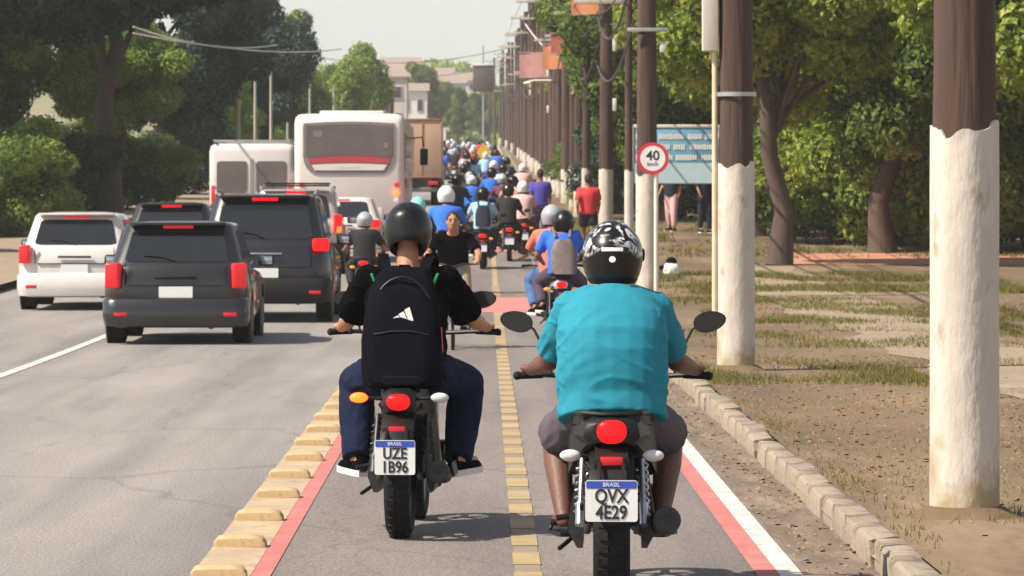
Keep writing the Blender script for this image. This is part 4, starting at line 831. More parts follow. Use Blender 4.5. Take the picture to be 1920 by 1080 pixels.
def car(label, group, L=4.3, Wd=1.78, Ht=1.6, belt=.98, rad=.33, clr=.22, paintm='car_navy', slope=.28, trim='black_plastic', rails=False, lights='red_light_on', tl=(.15, .16, .88), plate=True, spoiler=True, hoodz=.0, suv=False, tint='glass_dark', name='car', cat='car', badge=False, roofm=None, front_y=None):
    root = empty(name); tag(root, label, cat, group); w = Wd / 2; pm = M[paintm]
    bt = lambda x, y: belt - .16 * max(0, min(1, (y - L * .62) / (L * .3)))
    body = MB().loft([rr3(-w + .10, w - .10, .14, L - .12, .25, clr), rr3(-w + .03, w - .03, .05, L - .04, .28, clr + .12), rr3(-w, w, 0.02, L, .30, clr + .30), rr3(-w, w, .02, L, .30, .72), rr3(-w + .02, w - .02, .05, L - .05, .30, lambda x, y: bt(x, y) - .06), rr3(-w + .06, w - .06, .10, L - .12, .28, bt)])
    body.build('body', pm, root, 50)
    yb0, yb1 = .12, L * .70; yr0, yr1 = .12 + slope, L * .50; wb, wr = w - .075, w - .21; zr = Ht - .05
    MB().loft([rr3(-wb, wb, yb0, yb1, .18, belt - .04), rr3(-wr, wr, yr0, yr1, .20, zr - .05), rr3(-wr + .03, wr - .03, yr0 + .03, yr1 - .05, .18, zr - .015), rr3(-wr + .10, wr - .10, yr0 + .12, yr1 - .16, .16, zr), rr3(-wr + .3, wr - .3, yr0 + .4, yr1 - .5, .1, zr + .02)]).build('cabin', M[roofm] if roofm else pm, root, 50)
    # glass
    z0, z1 = belt - .04, zr - .05; mp = quadmap((-wb, yb0, z0), (wb, yb0, z0), (wr, yr0, z1), (-wr, yr0, z1))
    ru = [(u, v) for u, v in rrect(.10, .90, .14, .90, .08)]
    rw = panel('rear_window', root, mp, ru, M[tint])
    MB().tube([mp(.5, .16) + Vector((0, -.02, 0)), mp(.40, .26) + Vector((0, -.02, 0)), mp(.24, .30) + Vector((0, -.02, .0))], .010, 6).build('wiper', M['black_plastic'], rw)
    for s in (-1, 1):
        q = quadmap((s * wb, yb0 + .15, z0), (s * wb, yb1 - .25, z0), (s * wr, yr1 - .10, z1), (s * wr, yr0 + .12, z1))
        if s < 0: q = quadmap((s * wb, yb1 - .25, z0), (s * wb, yb0 + .15, z0), (s * wr, yr0 + .12, z1), (s * wr, yr1 - .10, z1))
        for (u0, u1) in ((.05, .30), (.33, .62), (.65, .96)): panel('side_window', root, q, rrect(u0, u1, .16, .90, .03), M[tint])
    q = quadmap((wb, yb1, z0), (-wb, yb1, z0), (-wr, yr1, z1), (wr, yr1, z1)); panel('windscreen', root, q, rrect(.08, .92, .12, .92, .06), M[tint])
    # bumper, tailgate seams, lights, plate
    MB().loft([rr3(-w + .02, w - .02, -.055, .3, .22, clr + .02), rr3(-w - .006, w + .006, -.075, .3, .24, clr + .12), rr3(-w - .006, w + .006, -.06, .3, .24, clr + .32), rr3(-w + .03, w - .03, -.01, .3, .22, clr + .36)]).build('rear_bumper', M[trim] if suv else pm, root, 50)
    MB().box((0, .012, clr + .50), (Wd - .62, .02, .012)).build('tailgate_seam', M['black_plastic'], root)
    for s in (-1, 1): MB().box((s * (w - .27), .016, (clr + .5 + belt) / 2), (.010, .02, belt - clr - .5)).build('tailgate_seam', M['black_plastic'], root)
    MB().box((0, -.005, belt - .15), (.5, .03, .03), None, .01).build('tailgate_trim', M['chrome' if badge else trim], root)
    lw, lh, lz = tl
    for s in (-1, 1):
        MB().box((s * (w - .04 - lw / 2), .055, lz), (lw, .16, lh), (0, 0, s * .22), .025, 3).build('tail_light', M[lights], root)
        MB().box((s * (w - .22), -.07, clr + .16), (.16, .02, .045), None, .008).build('reflector', M['red_reflector'], root)
        mo = MB().box((s * (w + .085), L * .60, belt + .02), (.20, .10, .14), None, .035, 3).build('wing_mirror', M['black_plastic'], root)
        MB().box((s * (w + .085), L * .60 - .051, belt + .02), (.15, .006, .10), None, .002).build('mirror_pane', M['mirror_glass'], mo)
        for yy in (.72, L - .80):
            car_wheel(root, s * (w - .12), yy, rad)
            MB().lathe([(rad + .03, -.05), (rad + .07, 0), (rad + .03, .02)], (s * (w - .02), yy, rad + .02), (s, 0, 0), 26).build('wheel_arch', M['black_plastic'], root)
        if rails: MB().tube([(s * (wr - .04), yr0 + .15, zr), (s * (wr - .02), yr0 + .25, zr + .06), (s * (wr - .02), yr1 - .3, zr + .06), (s * (wr - .04), yr1 - .15, zr)], .018, 8).build('roof_rail', M['galv'], root)
    MB().box((0, yr0 - .02, zr - .055), (.36, .03, .035), None, .008).build('brake_light', M[lights], root)
    if spoiler: MB().box((0, yr0 - .04, zr - .02), (wr * 1.75, .20, .035), (-.06, 0, 0), .014).build('spoiler', M[roofm] if roofm else pm, root)
    if plate: MB().prism(rrect(-.20, .20, clr + .36, clr + .49, .01), -.006, .02).build('number_plate', M['plate_white'], root)
    if badge: MB().lathe([(.055, 0), (.055, .012), (.04, .016), (.04, 0)], (0, .018, belt - .27), (0, -1, 0), 20).build('badge', M['chrome'], root)
    MB().cone((w - .45, -.03, clr + .02), (w - .45, .3, clr + .02), .035, .035, 12).build('exhaust_pipe', M['engine'], root)
    MB().cone((-w + .1, .72, rad), (w - .1, .72, rad), .06, .06, 10).box((0, L / 2, clr + .05), (Wd - .5, L - .8, .12)).build('underbody', M['black_plastic'], root)
    return root
def place(o, xc, y): o.location = (xc, y, G(y)); return o
place(car('black compact SUV with lit red tail lights and roof rails', 'cars in the traffic lane', 4.4, 1.85, 1.80, 1.10, .36, .26, 'car_navy', .30, rails=True, tl=(.21, .17, 1.07), suv=True, badge=True), -3.02, 58.4)
place(car('dark grey hatchback at the left with its tail lights unlit', 'cars in the traffic lane', 3.95, 1.74, 1.50, .95, .31, .20, 'car_grey', .34, lights='red_light', tl=(.17, .30, .82), roofm=None), -3.66, 50.6)
sv = place(car('silver SUV with a roof rack ahead of the black SUV', 'cars in the traffic lane', 4.3, 1.86, 1.68, 1.02, .35, .24, 'car_silver', .24, rails=True, tl=(.15, .34, .98), suv=True), -3.63, 82.0)
rb = MB()
for yy in (.7, 1.1, 1.5): rb.box((0, yy, 1.71), (1.2, .05, .03), None, .01)
rb.tube([(-.6, .5, 1.75), (.6, .5, 1.75), (.6, 1.8, 1.75), (-.6, 1.8, 1.75), (-.6, .5, 1.75)], .02, 6).build('roof_rack', M['black_plastic'], sv)
for s in (-1, 1): MB().box((s * .84, -.01, .86), (.11, .05, .12), None, .02).build('indicator', M['amber'], sv)
place(car('white sedan with a dark rear window just behind the bus', 'cars in the traffic lane', 4.2, 1.72, 1.42, .93, .31, .19, 'car_white', .50, spoiler=False, tl=(.20, .16, .82), roofm='car_white'), -3.0, 89.0)
place(car('white hatchback in the far left lane', 'cars in the traffic lane', 3.9, 1.72, 1.5, .95, .31, .2, 'car_white', .32, lights='red_light', tl=(.16, .28, .84)), -6.1, 63.5)
place(car('dark car in the far left lane behind the white van', 'cars in the traffic lane', 4.1, 1.75, 1.48, .94, .31, .2, 'car_navy', .36, lights='red_light_on', tl=(.19, .16, .86)), -5.75, 78.0)
place(car('distant white car right of the tan truck', 'distant cars', 4.2, 1.75, 1.6, .95, .31, .2, 'car_white', .36, lights='red_light'), -2.55, 205.0)
place(car('distant silver car near the top of the hill', 'distant cars', 4.2, 1.75, 1.5, .95, .31, .2, 'car_silver', .36, lights='red_light_on'), -3.0, 290.0)

def boxbody(L, Wd, Ht, clr, r=.16, top=.16):
    w = Wd / 2
    return MB().loft([rr3(-w + .05, w - .05, .05, L - .05, r, clr), rr3(-w, w, 0, L, r, clr + .10), rr3(-w, w, 0, L, r, Ht - top - .06), rr3(-w + .03, w - .03, .03, L - .04, r, Ht - top * .5), rr3(-w + .10, w - .10, .10, L - .12, r, Ht - top * .12), rr3(-w + .25, w - .25, .25, L - .3, r * .8, Ht)])
def bus():
    e = empty('bus'); tag(e, 'white city bus with a grey rear window above a red band', 'bus'); L, Wd, Ht = 10.5, 2.5, 3.12; w = Wd / 2
    boxbody(L, Wd, Ht, .34).build('body', M['bus_white'], e, 50)
    def wpoly(k, dz=0.0):
        pts = [(-1.02, 2.90), (-1.05, 2.84), (-1.05, 2.15), (-1.03, 2.02), (-.97, 1.88), (-.86, 1.78), (-.74, 1.74), (.74, 1.74), (.86, 1.78), (.97, 1.88), (1.03, 2.02), (1.05, 2.15), (1.05, 2.84), (1.02, 2.90), (.5, 2.93), (0, 2.94), (-.5, 2.93)]
        return [(x * k, 2.33 + (z - 2.33) * k + dz) for x, z in pts]
    wf = MB().prism(wpoly(1.0), -.020, .02).build('rear_window_frame', M['bus_grey'], e, 30)
    up = [(-.97, 2.84), (-.985, 2.15), (-.90, 2.12), (-.5, 2.165), (0, 2.18), (.5, 2.165), (.90, 2.12), (.985, 2.15), (.97, 2.84), (.5, 2.865), (0, 2.875), (-.5, 2.865)]
    MB().prism(up, -.030, -.018).build('pane', M['glass_grey'], wf, 30)
    band = [(-.93, 2.10), (-.5, 2.15), (0, 2.165), (.5, 2.15), (.93, 2.10), (.90, 1.98), (.5, 2.0), (0, 2.01), (-.5, 2.0), (-.90, 1.98)]
    MB().prism(band, -.034, -.018).build('red_band', M['bus_red'], wf, 30)
    wp = MB().prism([(-.86, 1.955), (-.5, 1.975), (0, 1.985), (.5, 1.975), (.86, 1.955), (.78, 1.83), (-.78, 1.83)], -.036, -.018).build('route_panel', M['bus_white'], wf, 30)
    for k, (x, ww) in enumerate(((-.18, .16), (.02, .18), (.20, .10))): MB().box((x, -.038, 1.90), (ww, .004, .035)).build('worn_lettering', M['box_beige'], wp)
    MB().box((-.72, -.033, 2.66), (.20, .004, .14)).build('sticker', M['bus_grey'], wf); MB().box((.84, -.033, 2.40), (.10, .004, .12)).build('sticker', M['bus_grey'], wf)
    MB().box((0, -.01, .80), (1.5, .03, .34), None, .01).build('engine_cover', M['bus_white'], e)
    for k in range(7): MB().box((0, -.028, .68 + k * .04), (1.3, .012, .014)).build('vent_slat', M['bus_grey'], e)
    MB().loft([rr3(-w - .01, w + .01, -.09, .3, .15, .36), rr3(-w - .01, w + .01, -.09, .3, .15, .56), rr3(-w + .02, w - .02, -.03, .3, .15, .60)]).build('rear_bumper', M['bus_grey'], e)
    MB().prism(rrect(-.2, .2, .62, .75, .01), -.04, 0).build('number_plate', M['plate_white'], e)
    for s in (-1, 1):
        for z, m in ((1.50, 'red_light'), (1.32, 'amber'), (1.14, 'clear_lens')):
            lo = MB().lathe([(.062, 0), (.055, .03), (.0, .035)], (s * 1.08, 0.002, z), (0, -1, 0), 18).build('tail_lamp', M['amber_on' if (m == 'amber' and s > 0) else m], e)
        for k in range(6): MB().box((s * (w + .002), 1.2 + k * 1.5, 2.25), (.016, 1.36, .86), None, .006).build('side_window', M['glass_dark'], e)
        MB().box((s * (w + .004), L / 2, 1.55), (.012, L - .6, .22), None, .004).build('side_band', M['bus_red'], e)
        for yy in (2.6, L - 2.2): car_wheel(e, s * (w - .16), yy, .48, .28)
        MB().tube([(s * (w - .1), L - .1, 2.7), (s * (w + .25), L + .15, 2.75), (s * (w + .30), L + .15, 2.5)], .02, 6).box((s * (w + .30), L + .14, 2.25), (.20, .10, .42), None, .03).build('wing_mirror', M['black_plastic'], e)
    MB().box((0, 3.0, Ht + .05), (1.5, 2.0, .12), None, .04).build('roof_hatch', M['bus_white'], e)
    return e
place(bus(), -3.07, 97.0)
def van():
    e = empty('van'); tag(e, 'white van with a roof ledge at the left of the bus', 'van'); L, Wd, Ht = 5.6, 2.0, 2.42; w = Wd / 2
    boxbody(L, Wd, Ht, .3, .14, .14).build('body', M['car_white'], e, 50)
    for s in (-1, 1):
        MB().prism(rrect(s * .46 - .36, s * .46 + .36, 1.25, 2.0, .08), -.014, .02).build('rear_window', M['glass_grey'], e)
        MB().box((s * .90, -.005, 1.15), (.10, .05, .55), None, .02).build('tail_light', M['red_light'], e)
        MB().box((s * .03, -.01, 1.2), (.012, .02, 1.7)).build('door_seam', M['bus_grey'], e); MB().box((s * (w + .002), 2.6, 1.62), (.014, 2.2, .66), None, .005).build('side_window', M['glass_dark'], e)
        for yy in (1.0, L - 1.0): car_wheel(e, s * (w - .12), yy, .35)
        MB().box((s * (w + .14), L - 1.5, 1.5), (.2, .1, .3), None, .03).build('wing_mirror', M['black_plastic'], e)
    MB().box((0, -.04, .45), (Wd, .12, .2), None, .03).build('rear_bumper', M['bus_grey'], e)
    MB().prism(rrect(-.2, .2, .72, .85, .01), -.02, 0).build('number_plate', M['plate_white'], e)
    rk = MB()
    for yy in (.2, 1.5, 3.0): rk.box((0, yy, Ht + .06), (1.8, .06, .04), None, .01)
    rk.box((-.88, 1.6, Ht + .06), (.04, 3.2, .06), None, .01).box((.88, 1.6, Ht + .06), (.04, 3.2, .06), None, .01).build('roof_rack', M['galv'], e); return e
place(van(), -5.45, 100.0)
def truck():
    e = empty('truck'); tag(e, 'tall tan box truck ahead of the bus', 'truck'); w = 1.28; z0, z1 = .95, 2.95
    b = MB().box((0, 3.0, (z0 + z1) / 2), (2 * w, 6.0, z1 - z0), None, .03); b.build('cargo_box', M['truck_tan'], e)
    for x in (-1.26, -.62, 0, .62, 1.26): MB().box((x, -.012, (z0 + z1) / 2), (.045, .03, z1 - z0 + .02), None, .008).build('door_post', M['tan_dark'], e)
    MB().box((0, -.014, z1 - .02), (2 * w + .03, .05, .07), None, .01).build('top_rail', M['tan_dark'], e); MB().box((0, -.014, z0 + .03), (2 * w + .03, .05, .09), None, .01).build('bottom_rail', M['tan_dark'], e)
    for x in (-.16, .16): MB().cone((x, -.05, z0 + .1), (x, -.05, z1 - .1), .016, .016, 8).build('lock_rod', M['galv'], e)
    MB().box((.0, -.04, 2.35), (.5, .02, .14), None, .01).build('grey_patch', M['bus_grey'], e)
    MB().box((0, .1, .55), (2.3, .12, .16), None, .02).build('underrun_bar', M['bus_grey'], e); MB().box((0, 4, .75), (.9, 8, .22)).build('chassis', M['black_plastic'], e)
    for s in (-1, 1):
        MB().box((s * 1.0, 0, .78), (.32, .05, .12), None, .01).build('tail_light', M['red_light'], e)
        for yy in (1.4, 6.9): car_wheel(e, s * 1.05, yy, .48, .3)
    MB().loft([rr3(-1.15, 1.15, 6.2, 8.0, .2, .6), rr3(-1.15, 1.15, 6.2, 8.0, .2, 1.7), rr3(-1.1, 1.1, 6.25, 7.8, .2, 2.5), rr3(-.9, .9, 6.4, 7.6, .2, 2.6)]).build('cab', M['car_white'], e, 50); return e
place(truck(), -2.73, 145.0)
# ------------------------------------------------------------------ poles, signs, cables
def upole(label, x, d, dia, wh, ht=10.0, base=.12, m='pole_wood', arms=True, lean=0.0, group='whitewashed utility poles along the verge', panel_=None, box=False, top_white=True, seg=20):
    e = empty('utility_pole', (x, d, G(d) + base)); tag(e, label, 'utility pole', group); r = dia / 2
    wob = lambda a, z: 1 + .035 * noise.noise(Vector((math.cos(a) * 2, math.sin(a) * 2 + x, z * .8 + d))) + .02 * noise.noise(Vector((math.cos(a) * 7, math.sin(a) * 7, z * 1.5)))
    me = MB().loft([[(rr_ * wob(a, z) * math.cos(a) + lean * z, rr_ * wob(a, z) * math.sin(a), z) for a in [2 * math.pi * k / seg for k in range(seg)]] for z, rr_ in [(wh - .10, r * (1 - .022 * wh) * .985)] + [(wh + (ht - wh) * t / 24, r * .985 * (1 - .032 * (wh + (ht - wh) * t / 24))) for t in range(1, 25)]])
    me.build('shaft', M[m], e, 60)
    if wh > .2:
        # ragged top edge of the whitewash
        n = 36; rings = []; wa = .06 + .10 * abs(noise.noise(Vector((d * .7, x, 2.0))))
        for z, k in [(-.1, 1.03), (.0, 1.03), (.12, 1.02)] + [(wh * t, 1.012) for t in (.3, .5, .7, .85)]: rings.append([(r * (k + .006 * noise.noise(Vector((math.cos(a) * 3, math.sin(a) * 3, z * 4 + x)))) * math.cos(a) + lean * z, r * (k + .006 * noise.noise(Vector((math.cos(a) * 3, math.sin(a) * 3, z * 4 + x)))) * math.sin(a), z) for a in [2 * math.pi * j / n for j in range(n)]])
        rings.append([(r * 1.006 * math.cos(a) + lean * wh, r * 1.006 * math.sin(a), wh + wa * noise.noise(Vector((math.cos(a) * 1.6, math.sin(a) * 1.6, x * 3 + d))) + .02 * noise.noise(Vector((math.cos(a) * 9, math.sin(a) * 9, d)))) for a in [2 * math.pi * j / n for j in range(n)]])
        rings.append([(p[0] * .9, p[1] * .9, p[2]) for p in rings[-1]])
        MB().loft(rings, True, True).build('whitewash', M['lime'], e, 60)
    if d < 70: MB().lathe([(r * 1.9, -.02), (r * 1.5, .015), (r * 1.15, .05), (r * .9, .06)], (0, 0, 0), (0, 0, 1), 20).build('soil_collar', M['dirt'], e)
    if arms:
        for z, l in ((ht - .4, 1.9), (ht - 1.3, 1.3)):
            a = MB().box((lean * z, -r - .02, z), (l, .09, .11), None, .012).build('crossarm', M['pole_pale'], e)
            for s in (-.45, -.2, .2, .45): MB().lathe([(.03, 0), (.05, .04), (.025, .07), (.045, .10), (.02, .15)], (s * l + lean * z, -r - .02, z + .05), (0, 0, 1), 10).build('insulator', M['window_frame'], a)
    return e
WHT = 318.0
def wht(d, base=.12): return max(.75, min(2.1, H + (HY - WHT) * d / F - G(d) - base))
# the pole row: (pixel column, distance, diameter)
p1 = upole('nearest whole whitewashed pole with a beige cable box, right of the blue sign', X(1380, 40.2), 40.2, .35, 1.95, 10, .12)
MB().box((-.245, -.02, 3.63), (.15, .16, 1.25), None, .012).build('cable_box', M['box_beige'], p1)
MB().cone((-.20, -.02, .55), (-.20, -.02, 3.02), .028, .028, 10).build('conduit', M['conduit'], p1)
for z in (2.6, ): MB().lathe([(.185, -.02), (.19, -.02), (.19, .02), (.185, .02)], (0, 0, z), (0, 0, 1), 24, True).build('strap', M['galv'], p1)
p2 = upole('whitewashed pole directly behind the round speed limit sign', X(1213, 65.6), 65.6, .34, 1.88)
for z in (4.12, ): MB().box((0, -.19, z), (.62, .05, .06), None, .01).build('bracket', M['galv'], p2); MB().lathe([(.172, -.03), (.178, -.03), (.178, .03), (.172, .03)], (0, 0, z), (0, 0, 1), 24, True).build('strap', M['galv'], p2)
MB().box((.24, -.10, 3.85), (.10, .10, .16), None, .02).tube([(.15, -.1, 3.95), (.24, -.1, 3.93)], .015, 6).build('cable_clamp', M['box_beige'], p2)
upole('large whitewashed pole at the right edge, closer than the pole with the cable box', 2.42, 21.5, .345, 1.95, 10, .12)
upole('thin brown pole between the speed limit sign and the next whitewashed pole', X(1179, 78), 78, .16, 1.9, 9, .12)
prow = [(1136, 100, .34), (1087, 124, .36), (1063, 143, .40), (1037, 167, .42), (1017, 196, .40), (1001, 226, .42), (986, 258, .40), (973, 300, .32), (961, 350, .32), (950, 400, .34), (938, 440, .34)]
for i, (px, d, dia) in enumerate(prow):
    pe = upole(f'brown pole with whitewashed foot, {ORD[i + 2]} in the row counted from the blue sign', X(px, d), d, dia, wht(d), 10.0 - i * .12, .12, lean=rnd.uniform(-.006, .006), seg=14)
    MB().cone((.34, 0, 6.6 - .3 * (i % 3)), (.34, 0, 7.4 - .3 * (i % 3)), .22, .22, 14).box((.17, 0, 7.0 - .3 * (i % 3)), (.2, .06, .08)).build('transformer', M['galv'], pe) if i % 2 else None
    MB().box((0, -.24, 5.6 + .3 * (i % 2)), (1.5, .08, .10), None, .01).build('crossarm', M['pole_pale'], pe)
    if i < 7:
        for z in (3.2 + (i % 3) * .5, 4.6): MB().box((-.20 if i % 2 else .2, -.05, z), (.10, .12, .30), None, .02).build('cable_clamp', M['post_cream'], pe)
for px, d, dia in ((1026, 182, .34), (1050, 154, .30), (1009, 212, .36), (944, 420, .34), (928, 470, .34), (917, 500, .34), (994, 240, .34), (967, 325, .34), (1075, 133, .28), (1098, 117, .24), (1043, 160, .34), (980, 280, .36), (956, 375, .36)):
    upole(f'thin dark pole far up the road, {ORD[12 - sorted([1026, 1050, 1009, 944, 928, 917, 994, 967, 1075, 1098, 1043, 980, 956]).index(px)]} thin one from the right', X(px, d), d, dia, wht(d) if d < 300 else .1, 9.5, .12, 'pole_wood', d > 300, rnd.uniform(-.01, .01), 'thin far poles', seg=10)
# banner panels on the poles
def banner(label, px, py_, d, w, h, m, rz=0.0):
    e = empty('banner', (X(px, d), d, H + (HY - py_) * d / F), rz); tag(e, label, 'banner', 'orange banners on the poles')
    MB().loft([[(-w / 2 + w * u, -.012 + .03 * math.sin(u * 5 + v), -h / 2 + h * v) for u in np.linspace(0, 1, 7)] + [(-w / 2 + w * u, .012 + .03 * math.sin(u * 5 + v), -h / 2 + h * v) for u in np.linspace(1, 0, 7)] for v in np.linspace(0, 1, 5)]).build('cloth', M[m], e, 60)
    MB().cone((-w / 2 - .05, 0, h / 2 + .02), (w / 2 + .25, 0, h / 2 + .02), .018, .018, 6).cone((-w / 2 - .05, 0, -h / 2 - .02), (w / 2 + .25, 0, -h / 2 - .02), .015, .015, 6).build('rod', M['galv'], e); return e
banner('orange banner on a pole at the top edge of the picture', 1097, 4, 110, .72, .62, 'orange_panel')
banner('salmon red banner hanging from a pole below the top orange one', 1060, 82, 126, .85, .55, 'red_panel')
banner('orange banner left of the salmon red one', 1037, 106, 150, .72, .85, 'orange_panel')
banner('pale pink banner lowest and farthest left among the poles', 1000, 122, 175, 1.15, 1.0, 'pink_panel')
# horizontal arm across the pole row
ea = empty('street_lamp', (X(1020, 160), 160, H + (HY - 151) * 160 / F)); tag(ea, 'pale street lamp on a horizontal arm across the pole row', 'street lamp')
MB().tube([(.62, 0, 0), (-.35, 0, .0), (-.6, 0, -.04)], .04, 8).build('arm', M['post_cream'], ea); MB().ball((-.62, 0, -.10), (.16, .10, .07), 12, 6).build('lamp_head', M['post_cream'], ea)

# 40 km/h sign
d = 62.5; sx = X(1224, d); sg = empty('speed_limit_sign', (sx, d, G(d) + .12)); tag(sg, 'round red and white 40 km/h speed limit sign on a white post', 'sign')
zc = H + (HY - 297) * d / F - G(d) - .12; rd = .235
MB().cone((.05, .03, 0), (.05, .03, zc + .2), .032, .032, 12).build('post', M['post_cream'], sg)
sb = MB().lathe([(rd, 0), (rd, .012)], (0, 0, zc), (0, -1, 0), 48).build('sign_board', M['sign_red'], sg)
MB().lathe([(rd * .78, 0.010), (rd * .78, .0155)], (0, 0, zc), (0, -1, 0), 48).build('sign_face', M['sign_white'], sb)
text('40', .20, M['ink'], sb, (0, -.0165, zc + .035), 1.0, bold=.004); text('km/h', .085, M['ink'], sb, (0, -.0165, zc - .085), .95, bold=.001)
# blue board
d = 90.0; xl, xr = X(1184, d), X(1352, d); bd = empty('blue_sign_board', ((xl + xr) / 2, d, G(d) + .12)); tag(bd, 'pale blue information board on cream posts behind the poles', 'sign'); hw = (xr - xl) / 2
zt = H + (HY - 234) * d / F - G(d) - .12; zb = H + (HY - 346) * d / F - G(d) - .12
for s in (-1, 1): MB().box((s * hw, 0, zt / 2), (.085, .085, zt), None, .01).build('post', M['post_cream'], bd)
MB().box((0, -.005, zt - .03), (2 * hw - .09, .06, .07), None, .01).build('top_rail', M['post_cream'], bd)
fb = MB().box((0, 0, (zt + zb) / 2 - .03), (2 * hw - .1, .04, zt - zb - .08), None, .006).build('board', M['sign_blue'], bd)
MB().box((0, -.024, zb + .24), (2 * hw - .12, .008, .42)).build('pale_band', M['sign_pale'], fb)
hz = zt - zb; lines = [(zt - .25, [(-.86, .40), (-.38, .55), (.24, .30), (.60, .32)]), (zt - .47, [(-.86, .30), (-.48, .34), (-.06, .26), (.28, .60)]), (zt - .69, [(-.86, .46), (-.32, .22), (-.02, .46), (.52, .36)])]
for zz, ws in lines:
    for x0, ww in ws:
        b = MB(); x = x0
        while x < x0 + ww - .02:                                   # worn letters, too small to read
            b.box((x + .024, -.026, zz), (.036, .006, rnd.choice((.10, .12, .12))), None, 0); x += .05
        b.build('lettering', M['sign_white'], fb)
# yellow diamond sign far up the road, dark billboard
d = 175; yg = empty('warning_sign', (X(907, d), d, G(d) + .0)); tag(yg, 'small yellow warning sign far up the road', 'sign'); zc = H + (HY - 286) * d / F - G(d)
MB().cone((0, .03, 0), (0, .03, zc), .03, .03, 8).build('post', M['galv'], yg); MB().prism([(-.3, zc), (0, zc - .42), (.3, zc), (0, zc + .42)], -.01, .015).build('sign_board', M['sign_yellow'], yg)
d = 300; bb = empty('billboard', (X(906, d), d, G(d))); tag(bb, 'dark grey billboard seen among the far poles', 'billboard'); z1 = H + (HY - 122) * d / F - G(d); z0 = H + (HY - 172) * d / F - G(d)
MB().box((0, 0, (z0 + z1) / 2), (1.45, .12, z1 - z0), None, .02).build('board', M['billboard_grey'], bb); MB().box((0, -.07, z1 + .02), (1.5, .08, .14), None, .02).build('top_trim', M['wall_white'], bb); MB().cone((0, .12, 0), (0, .12, z1 + 1.4), .08, .05, 8).build('post', M['galv'], bb)
# overhead cables: pole to pole with sag
def cable(label, pts, sag, r, m, group=None):
    out = []
    for a, b in zip(pts, pts[1:]):
        a = Vector(a); b = Vector(b)
        for k in range(10):
            t = k / 10; p = a.lerp(b, t); p.z -= sag * 4 * t * (1 - t); out.append(p)
    out.append(Vector(pts[-1])); o = MB().tube(out, r, 5).build('overhead_cable', M[m]); tag(o, label, 'cable', group or 'overhead cables'); return o
row = [(X(1380, 40.2), 40.2), (X(1213, 65.6), 65.6), (X(1136, 100), 100), (X(1087, 124), 124), (X(1063, 143), 143), (X(1037, 167), 167), (X(1017, 196), 196), (X(986, 258), 258), (X(961, 350), 350), (X(938, 440), 440)]
for k, (z, dx) in enumerate(((5.4, -.18), (5.9, .18), (6.6, -.2), (9.7, -.8), (9.7, .8), (8.8, -.4), (5.1, .1), (7.2, .3), (6.1, -.5))):
    cable(('second lowest', 'fourth lowest', 'sixth lowest', 'upper left', 'upper right', 'third highest', 'lowest', 'fourth highest', 'fifth lowest')[k] + ' overhead cable running along the pole row', [(x + dx, d, G(d) + .12 + z - (.12 * i if z > 8 else 0)) for i, (x, d) in enumerate(row)], .35, .018 if z < 8 else .013, 'wire')
crr = random.Random(3)
for k in range(9):
    i = 1 + k % 8; (x0, d0), (x1, d1) = row[i], row[i + 1]; z = 4.4 + .3 * (k % 5); cable(f'slack loop of cable low on the pole row, {ORD[k]} span from the right', [(x0 - .2, d0, G(d0) + z), (x1 - .2, d1, G(d1) + z + crr.uniform(-.3, .3))], crr.uniform(.3, .9), .024, 'wire', 'slack cables')
cable('pale service cable crossing from the pole row over the road', [(X(1063, 143), 143, H + (HY - 118) * 143 / F), (X(985, 190), 190, H + (HY - 45) * 190 / F)], .2, .03, 'wire_pale')
cable('far cable crossing the road from the distant poles', [(X(938, 440), 440, G(440) + 8.3), (X(640, 430), 430, G(430) + 7.6)], .8, .03, 'wire')
cable('another far cable crossing above the distant crowd', [(X(961, 350), 350, G(350) + 8.8), (X(600, 330), 330, G(330) + 7.6)], .8, .026, 'wire')
cable('upper pale cable strung in front of the dark trees at left', [(X(250, 96), 96, H + (HY - 62) * 96 / F), (X(640, 170), 170, H + (HY - 92) * 170 / F)], .25, .022, 'wire_pale')
cable('lower pale cable strung in front of the dark trees at left', [(X(250, 97), 97, H + (HY - 50) * 97 / F), (X(520, 130), 130, H + (HY - 84) * 130 / F)], .25, .022, 'wire_pale')
# slender pale posts on the left pavement
for i, d in enumerate((152, 163, 175, 190, 214, 248, 292)):
    e = empty('post', (-8.75, d, G(d) + .13)); tag(e, f'slender pale post on the left pavement, {ORD[i]} counted from the left', 'post', 'slender posts on the left pavement')
    MB().cone((0, 0, 0), (0, 0, 4.7), .075, .05, 10).cone((0, 0, 0), (0, 0, .3), .11, .10, 10).build('shaft', M['pole_pale'], e); MB().box((0, 0, 4.72), (.16, .16, .06), None, .01).build('cap', M['galv'], e)

